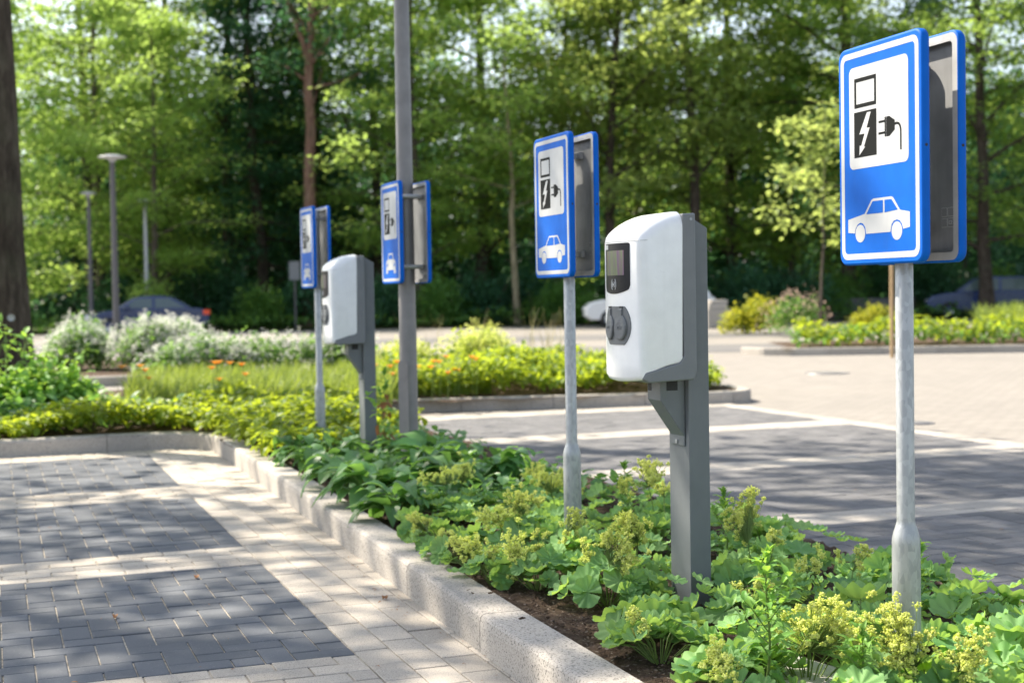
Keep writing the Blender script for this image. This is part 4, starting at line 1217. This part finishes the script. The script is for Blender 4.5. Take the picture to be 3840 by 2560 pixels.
# orange daylilies
b = MB(); f = MB()
for (cx, cy, r, n) in ((2.25, 14.4, .12, 7), (1.5, 15.0, .14, 4), (3.85, 14.3, .25, 11), (4.6, 14.6, .5, 12)):
    q = np.stack([rp.normal(cx, r, n), rp.normal(cy, r*.6, n), rp.uniform(.26, .46, n)], 1)
    for p_ in q: b.tube([(p_[0], p_[1], 0), (p_[0]+.02, p_[1], p_[2])], .003, 4, caps=False)
    m = np.repeat(q, 6, 0)
    az = np.tile(np.arange(6)*1.047, n); scatter(f, OV[2][0], OV[2][1], m, rotmats(az, np.full(6*n, -.6), np.zeros(6*n)), np.full(6*n, .06), 0, True)
rt = empty('daylilies', (0, 0, 0)); tag(rt, 'orange daylilies scattered in the grass of the island', 'flowers', kind='stuff')
b.build('stems', M['stem'], rt); f.build('petals', M['orange'], rt)

# leafy ground cover
def carpet(name, poly, n, hmin, hmax, size, mat, label, rng, tmpl=LEAF6, bumps=1.6, flat=.55, seedp=0.):
    Pp = pts_in(poly, n, rng)
    hb = .5+.5*np.sin(Pp[:, 0]*bumps*2.1+seedp+1.3*np.sin(Pp[:, 1]*bumps))*np.cos(Pp[:, 1]*bumps*1.7+seedp)
    top = hmin+(hmax-hmin)*hb
    Pp[:, 2] = top*np.sqrt(rng.uniform(.12, 1.1, len(Pp)))
    b = MB(); leaves(b, Pp, size, 0, rng, tmpl, flat)
    return tag(b.build(name, M[mat]), label, 'ground cover', kind='stuff')
carpet('ground_cover', [(-3, 12.75), (.9, 12.75), (1.6, 13.2), (1.3, 14.2), (-3, 13.9)], 3500, .10, .24, .12, 'host', 'darker broad leaves behind the low ground cover at the left kerb', rp, seedp=.2)
carpet('ground_cover', [(-3, 12.15), (1.35, 12.12), (1.70, 11.5), (1.70, 9.6), (1.9, 9.3), (3.05, 10.3), (3.25, 13.2), (2.1, 13.8), (1.2, 12.9), (-3, 12.75)], 13000, .10, .27, .085, 'cover_g', 'bright yellow green leafy ground cover around the corner of the kerb', rp, seedp=.6)
carpet('ground_cover', [(3.9, 14.75), (5.3, 14.45), (7.5, 13.95), (7.9, 14.6), (7.9, 17), (6.6, 18.2), (4.6, 17)], 13000, .18, .46, .09, 'cover_g', 'bright leafy ground cover filling the island behind the middle kerb', rp, seedp=2.)
carpet('ground_cover', [(14.3, 23.35), (18.1, 21.9), (26, 17.9), (40, 12.3), (42, 14), (26, 20.2), (19, 24), (15.2, 25)], 17000, .25, .58, .16, 'cover_g', 'bright yellow green planting in the island at the far right', rp, bumps=1.1, seedp=1.)
carpet('ground_cover', [(14.1, 23.2), (18.1, 21.75), (26, 17.7), (40, 12.1), (41, 12.9), (26, 18.6), (18.3, 22.7), (14.5, 24.2)], 13000, .14, .40, .13, 'lfShrub', 'dark green low leaves along the kerb of the far right island', rp, bumps=1.7, seedp=2.)
carpet('ground_cover', [fr(53.6, -40), fr(53.6, 40), fr(58, 44), fr(58, -44)], 14000, .15, .6, .22, 'lfShrub', 'low green undergrowth along the edge of the wood', rp, bumps=.5)
# green bush in front of the big trunk
rt = empty('leafy_bush', (.25, 14.1, 0)); tag(rt, 'green leafy bush with loose shoots in front of the big dark trunk', 'bush')
b = MB()
bush(b, (-.5, 0, 0), .7, .5, .46, 1500, .10, rp, tmpl=LEAF6); bush(b, (.15, -.1, 0), .5, .45, .50, 1300, .10, rp, tmpl=LEAF6); bush(b, (.45, .1, 0), .35, .35, .42, 700, .09, rp, tmpl=LEAF6)
s = MB()
for k in range(16):
    a = rp.uniform(0, 6.28); C = curve((rp.uniform(-.8, .5), rp.uniform(-.2, .2), 0), (math.cos(a)*.35, math.sin(a)*.35, 1), rp.uniform(.6, 1.0), rp, 7, .15)
    s.tube(C, .005, 5, caps=False)
    q = C[2:].repeat(4, 0)+rp.normal(0, .045, (20, 3)); leaves(b, q, .085, 0, rp, LEAF6)
b.build('leaves', M['cover_g'] if False else M['weed'], rt); s.build('stems', M['stem'], rt)

# ================================================================== PLANTING: near bed
ra = np.random.default_rng(404)
GRP = "lady's mantle plants in the near bed"
NEAR = [ # x, y, leaves, spread, height, leaf radius, heads, label
 (2.10, 3.40, 26, .22, .13, .052, [(-.02,-.05,.17,.085,.10,1100)], "lady's mantle with a wide pale yellow flower head left of the nearest pole"),
 (2.25, 3.06, 24, .22, .13, .055, [(-.03,.02,.185,.085,.11,1000),(.05,-.08,.16,.05,.07,350)], "lady's mantle flowering yellow right against the foot of the nearest pole"),
 (1.86, 3.83, 24, .17, .11, .048, [(-.06,-.02,.125,.030,.07,330)], "lady's mantle with one small bright yellow head beside the kerb"),
 (1.86, 3.42, 26, .19, .11, .050, [(-.07,-.02,.12,.058,.08,620)], "lady's mantle with a dense yellow head overhanging the kerb at the bottom"),
 (1.90, 4.95, 26, .19, .12, .050, [(-.08,.0,.13,.045,.11,520),(.02,.03,.14,.03,.04,160)], "lady's mantle with a tall bright yellow head at the kerb, left of the bare soil"),
 (2.10, 5.15, 22, .18, .13, .050, [(.0,.0,.20,.045,.07,520)], "lady's mantle with a round yellow head just in front of the second pole"),
 (2.04, 4.62, 24, .18, .13, .050, [(-.02,-.06,.20,.06,.09,650)], "lady's mantle with a yellow head between second pole and charging point"),
 (2.22, 4.84, 20, .16, .13, .045, [(.02,-.06,.24,.07,.11,900)], "lady's mantle flowering tall against the left side of the charging post"),
 (2.56, 4.52, 26, .20, .14, .050, [(.0,.02,.25,.075,.11,700),(.08,-.06,.21,.03,.05,140)], "lady's mantle with loose yellow heads right of the charging post"),
 (1.80, 5.35, 20, .15, .10, .042, [(-.08,-.06,.11,.05,.07,430)], "lady's mantle with a dull yellow head leaning over the kerb edge"),
 (1.83, 5.95, 20, .16, .10, .045, [(-.09,-.05,.11,.05,.06,380)], "small lady's mantle flowering low over the kerb, the farthest along the edge"),
 (2.02, 5.62, 30, .22, .14, .052, [(-.05,.0,.20,.07,.07,600),(.07,-.02,.21,.06,.07,500)], "broad lady's mantle with twin flower heads left of the second pole"),
 (2.45, 6.10, 26, .22, .15, .052, [(-.05,-.02,.22,.055,.07,420)], "lady's mantle flowering green yellow behind and left of the second pole"),
 (2.12, 6.65, 26, .20, .14, .050, [(-.06,.02,.20,.06,.06,480),(.06,.05,.20,.05,.06,360)], "lady's mantle next to the big broad leaves, with two soft yellow heads"),
 (2.62, 5.38, 28, .22, .17, .052, [(-.06,.0,.33,.06,.08,560),(.06,.08,.25,.04,.05,160)], "tall lady's mantle rising right of the second pole against the paving"),
 (2.62, 6.70, 24, .20, .14, .050, [(-.05,.05,.19,.05,.05,260),(.08,-.05,.17,.05,.05,240)], "lady's mantle at the back of the bed near the beige paving"),
 (2.62, 4.06, 26, .22, .14, .052, [(-.06,.06,.18,.04,.05,200),(.08,.0,.18,.035,.05,160)], "lady's mantle with small dull flowers between charging post and nearest pole"),
 (1.98, 4.12, 18, .15, .10, .066, [], "large cupped pale green lady's mantle leaves at the foot of the charging post"),
 (2.46, 3.68, 28, .24, .15, .062, [], "large leafed lady's mantle without flowers just left of the nearest pole"),
 (2.74, 3.32, 28, .24, .15, .062, [], "large leafed lady's mantle without flowers right of the nearest pole"),
 (2.02, 2.94, 26, .21, .12, .062, [], "large leafed lady's mantle in front of the nearest pole at the bottom edge"),
 (2.42, 2.72, 26, .22, .13, .062, [], "large leafed lady's mantle in the bottom right corner"),
 (2.30, 5.70, 22, .20, .12, .050, [], "dark leafed lady's mantle around the foot of the second pole"),
 (2.85, 4.75, 22, .20, .12, .050, [], "flowerless lady's mantle at the paving edge right of the charging post"),
 (2.30, 4.22, 22, .17, .07, .042, [(.12,-.05,.12,.03,.04,160)], "low lady's mantle close in front of the charging post"),
 (2.90, 3.72, 26, .22, .14, .058, [], "flowerless lady's mantle at the right paving edge behind the nearest pole"),
 (3.02, 3.02, 24, .20, .12, .058, [], "low lady's mantle spreading onto the paving at the far right"),
 (1.80, 5.62, 18, .14, .09, .042, [(-.04,.0,.10,.03,.04,160)], "little lady's mantle tight against the kerb, left of the twin flower heads"),
 (1.80, 6.25, 18, .14, .10, .045, [], "flowerless lady's mantle hanging over the kerb beside the broad leaves"),
 (1.78, 5.12, 16, .12, .09, .040, [(-.02,.0,.10,.03,.04,140)], "little lady's mantle leaning on the kerb by the tall bright head"),
 (3.02, 4.30, 24, .20, .13, .055, [], "flowerless lady's mantle on the paving side, between near pole and charging post"),
 (3.00, 5.20, 22, .18, .13, .050, [], "low lady's mantle at the paving edge just behind the charging post"),
 (2.95, 5.95, 22, .18, .12, .050, [], "low lady's mantle at the paving edge right of the second pole"),
 (2.66, 2.98, 24, .20, .12, .060, [(.02,.02,.16,.03,.04,150)], "lady's mantle right of the flowers at the nearest pole"),
]
for x, y, nl, sp, h, lr, heads, lab in NEAR:
    o = lady_mantle('lady_mantle_plant', x, y, nl, sp, h, heads, ra, lr); tag(o, lab, 'plant', GRP)

GRB = 'broad leafed plants in the middle of the bed'
for x, y, nl, L, h, lab in [
 (1.84, 6.75, 18, .19, .12, 'broad leafed plant whose leaves reach over the kerb, nearest of its kind'),
 (1.84, 7.30, 20, .21, .15, 'broad leafed plant with drooping leaves next to the kerb gap'),
 (2.30, 7.30, 20, .20, .18, 'large broad leafed plant in front of the lamp post foot'),
 (2.65, 7.45, 18, .19, .16, 'broad leafed plant right of the lamp post foot'),
 (1.86, 7.95, 20, .21, .15, 'broad leafed plant by the kerb left of the lamp post'),
 (2.38, 7.92, 20, .20, .19, 'broad leafed plant hiding the foot of the lamp post'),
 (2.68, 8.15, 14, .16, .14, 'broad leafed plant at the paving edge behind the lamp post'),
 (1.92, 8.60, 20, .20, .15, 'broad leafed plant in front of the far charging point'),
 (2.50, 8.75, 16, .18, .16, 'broad leafed plant between lamp post and far charging point'),
 (1.88, 9.25, 18, .18, .15, 'broad leafed plant left of the far charging point at the kerb'),
]:
    o = broad_plant('broad_leafed_plant', x, y, int(nl*1.5), L, h, ra); tag(o, lab, 'plant', GRB)
# low leaves that knit the near bed together
def fill_leaves():
    b = MB()
    pts = pts_in([(2.05, 2.3), (3.3, 2.3), (3.3, 6.9), (1.98, 6.9), (1.92, 5.1), (2.05, 4.7)], 620, ra)
    n = len(pts); pts[:, 2] = ra.uniform(.03, .11, n)
    R = rotmats(ra.uniform(0, 6.28, n), ra.uniform(0, .8, n), ra.uniform(0, 6.28, n)); s = ra.uniform(.025, .05, n)
    for k in range(3):
        sel = np.arange(n) % 3 == k; scatter(b, ALCH[k][0], ALCH[k][1], pts[sel], R[sel], s[sel], 0, True)
    q = pts_in([(1.86, 6.4), (3.05, 6.6), (3.0, 10), (1.9, 10)], 1500, ra); q[:, 2] = ra.uniform(.03, .16, len(q))
    leaves(b, q, .09, 1, ra, LEAF6)
    tag(b.build('low_leaves', [M['alch'], M['host']]), 'low dark leaves filling the gaps between the plants of the bed', 'ground cover', kind='stuff')
fill_leaves()
# crumbs and bark chips on the bare soil
b = MB(); q = pts_in([(1.72, 1.2), (2.4, 1.2), (2.3, 9), (1.78, 9)], 5200, ra); n = len(q)
q[:, 2] = ra.uniform(-.008, .004, n)
scatter(b, OCT[0]*np.array([1.3, .8, .5]), OCT[1], q, rotmats(ra.uniform(0, 6, n), ra.normal(0, .3, n), ra.uniform(0, 6, n)), ra.uniform(.0025, .008, n), 0, False)
tag(b.build('soil_crumbs', M['soil']), 'small stones and bark crumbs on the bare soil by the kerb', 'crumbs', kind='stuff')
# a few fallen leaves on the paving
for (x, y, z, lab) in ((.42, 5.66, ZP, 'brown fallen leaf on the dark near bay'), (.82, 6.32, ZP, 'curled dry leaf on the light strip between the dark bays'), (1.47, 5.55, ZP, 'dry leaf on the light paving near the kerb')):
    b = MB(); scatter(b, OV[1][0], OV[1][1], [(0, 0, .006)], rotmats(np.array([1.2]), np.array([.1]), np.array([.4])), np.array([.045]), 0, True)
    o = b.build('fallen_leaf', M['deadleaf']); o.location = (x, y, z); tag(o, lab, 'leaf')

b = MB(); q = np.concatenate([pts_in([(-1, 3.5), (1.55, 3.5), (1.6, 11.8), (-1, 11.8)], 90, ra, ZP+.004), pts_in([(1.42, 3.5), (1.54, 3.5), (1.62, 11.5), (1.50, 11.5)], 90, ra, ZP+.004), pts_in([(3.6, 4), (12, 4), (14, 20), (4, 13.5)], 160, ra, ZP+.004)])
n = len(q); scatter(b, WD[0][0], WD[0][1], q, rotmats(ra.uniform(0, 6, n), ra.normal(0, .15, n), ra.uniform(0, 6, n)), ra.uniform(.006, .03, n)*ra.uniform(.4, 1, n), 0, True)
tag(b.build('leaf_litter', M['deadleaf']), 'tiny dry leaf scraps and bits scattered over the paving', 'litter', kind='stuff')

# tall weed in front of the charging post
def tall_weed(name, x, y, H, label, nl=34, tilt=(0, 0), mat='weed', Lf=.085):
    root = empty(name, (x, y, 0)); tag(root, label, 'plant')
    s, l = MB(), MB()
    n = 9; zs = np.linspace(0, H, n)
    C = np.stack([tilt[0]*(zs/H)**2+.012*np.sin(zs*14), tilt[1]*(zs/H)**2+.01*np.cos(zs*11), zs], 1)
    s.tube(C, np.linspace(.0045, .0015, n), 7)
    Pp, az, sz, ti = [], [], [], []
    for i in range(nl):
        f = .10+.9*(i/nl)**.9; z = f*H
        base = np.array([np.interp(z, zs, C[:, k]) for k in range(3)]); a = i*2.4+ra.normal(0, .2)
        if i % 3 == 0 and f < .85:
            Lb = .20*(1.1-f)*H/.4
            B = curve(base, (math.cos(a), math.sin(a), 1.0), Lb, ra, 5, .12); s.tube(B, np.linspace(.0022, .001, 5), 5, caps=False)
            for q in range(1, 5):
                for _ in range(2):
                    Pp.append(B[q]); az.append(ra.uniform(0, 6.28)); sz.append(Lf*.6*ra.uniform(.6, 1.1)); ti.append(ra.uniform(-.9, .2))
        Pp.append(base+np.array([math.cos(a), math.sin(a), .4])*.008); az.append(a); sz.append(Lf*ra.uniform(.7, 1.2)*(1.15-.6*f)); ti.append(ra.uniform(-.9, .1) if f > .6 else ra.uniform(-.5, .5))
    for _ in range(14):
        Pp.append(C[-1]-np.array([0, 0, ra.uniform(0, .03)])); az.append(ra.uniform(0, 6.28)); sz.append(Lf*.5*ra.uniform(.5, 1)); ti.append(ra.uniform(-1.4, -.7))
    Pp = np.array(Pp); az = np.array(az); sz = np.array(sz); ti = np.array(ti); R = rotmats(az, ti, ra.normal(0, .2, len(az)))
    for k in range(2):
        sel = np.arange(len(az)) % 2 == k; scatter(l, WD[k][0], WD[k][1], Pp[sel], R[sel], sz[sel], 0, True)
    s.build('stem', M['stem'], root); l.build('leaves', M[mat], root)
    return root
tall_weed('tall_weed', 1.93, 3.33, .40, 'tall green weed with pointed leaves standing in front of the charging post', tilt=(.0, -.02))
tall_weed('tall_weed', 2.07, 3.10, .22, 'shorter pointed leaf weed between the pale slab and the nearest pole', 20)
tall_weed('tall_weed', 2.72, 5.0, .30, 'dark pointed weed at the paving edge right of the charging post', 20)
tall_weed('tall_weed', 2.70, 5.9, .32, 'leafy weed right behind the second pole', 22)
tall_weed('tall_weed', 2.90, 4.0, .24, 'small weed behind the nearest pole at the paving edge', 16)
o = tall_weed('withered_plant', 2.33, 8.75, .62, 'tall thin half withered plant with brown leaves beside the far charging point', 20, mat='weed', Lf=.11)
b = MB()
q = np.array([(.0, .0, .42), (.02, 0, .36), (-.02, .01, .27), (.01, -.01, .22), (.02, 0, .47)]).repeat(3, 0)+ra.normal(0, .015, (15, 3))
leaves(b, q, .07, 0, ra, LEAF6, droop=1.2); b.build('withered_leaves', M['deadleaf'], o)

# ================================================================== SKY, SUN, CAMERA
az, el = rad(35), rad(47)      # sun stands ahead and to the left of the camera
sun_dir = Vector((-math.sin(az)*math.cos(el), math.cos(az)*math.cos(el), math.sin(el)))
w = bpy.data.worlds.new('World'); scene.world = w; w.use_nodes = True
t = w.node_tree; bg = t.nodes['Background']
sky = t.nodes.new('ShaderNodeTexSky'); sky.sky_type = 'NISHITA'; sky.sun_disc = False
sky.sun_elevation = el; sky.sun_rotation = -az; sky.dust_density = 1.6; sky.ozone_density = 1.0
hs = t.nodes.new('ShaderNodeHueSaturation'); hs.inputs['Saturation'].default_value = .62
t.links.new(sky.outputs[0], hs.inputs['Color']); t.links.new(hs.outputs[0], bg.inputs[0]); bg.inputs[1].default_value = .125
sl = bpy.data.lights.new('sun', 'SUN'); sl.energy = 5.0; sl.angle = rad(.55); sl.color = (1, .905, .75)
so = bpy.data.objects.new('sun', sl); col.objects.link(so)
so.rotation_euler = sun_dir.to_track_quat('Z', 'Y').to_euler()

cd = bpy.data.cameras.new('camera'); cd.lens = 50; cd.sensor_width = 36; cd.clip_end = 1500; cd.clip_start = .05
cam = bpy.data.objects.new('camera', cd); col.objects.link(cam); scene.camera = cam
th, pt, rl = rad(20.1), math.atan(109/3267), .017
Fv = Vector((math.sin(th)*math.cos(pt), math.cos(th)*math.cos(pt), -math.sin(pt)))
R0 = Vector((math.cos(th), -math.sin(th), 0)); U0 = R0.cross(Fv)
Rv = R0*math.cos(rl)-U0*math.sin(rl); Uv = R0*math.sin(rl)+U0*math.cos(rl)
m3 = Matrix((Rv, Uv, -Fv)).transposed()
cam.matrix_world = Matrix.Translation((0, 0, 1.1)) @ m3.to_4x4()
cd.dof.use_dof = True; cd.dof.focus_distance = 4.35; cd.dof.aperture_fstop = 3.2; cd.dof.aperture_blades = 9

vs = scene.view_settings; vs.view_transform = 'Standard'; vs.look = 'None'; vs.gamma = 1; vs.use_curve_mapping = False
vs.exposure = 1.36
scene.cycles.max_bounces = 9; scene.cycles.transmission_bounces = 4; scene.cycles.diffuse_bounces = 4
scene.cycles.use_denoising = True
scene.cycles.sample_clamp_indirect = 6
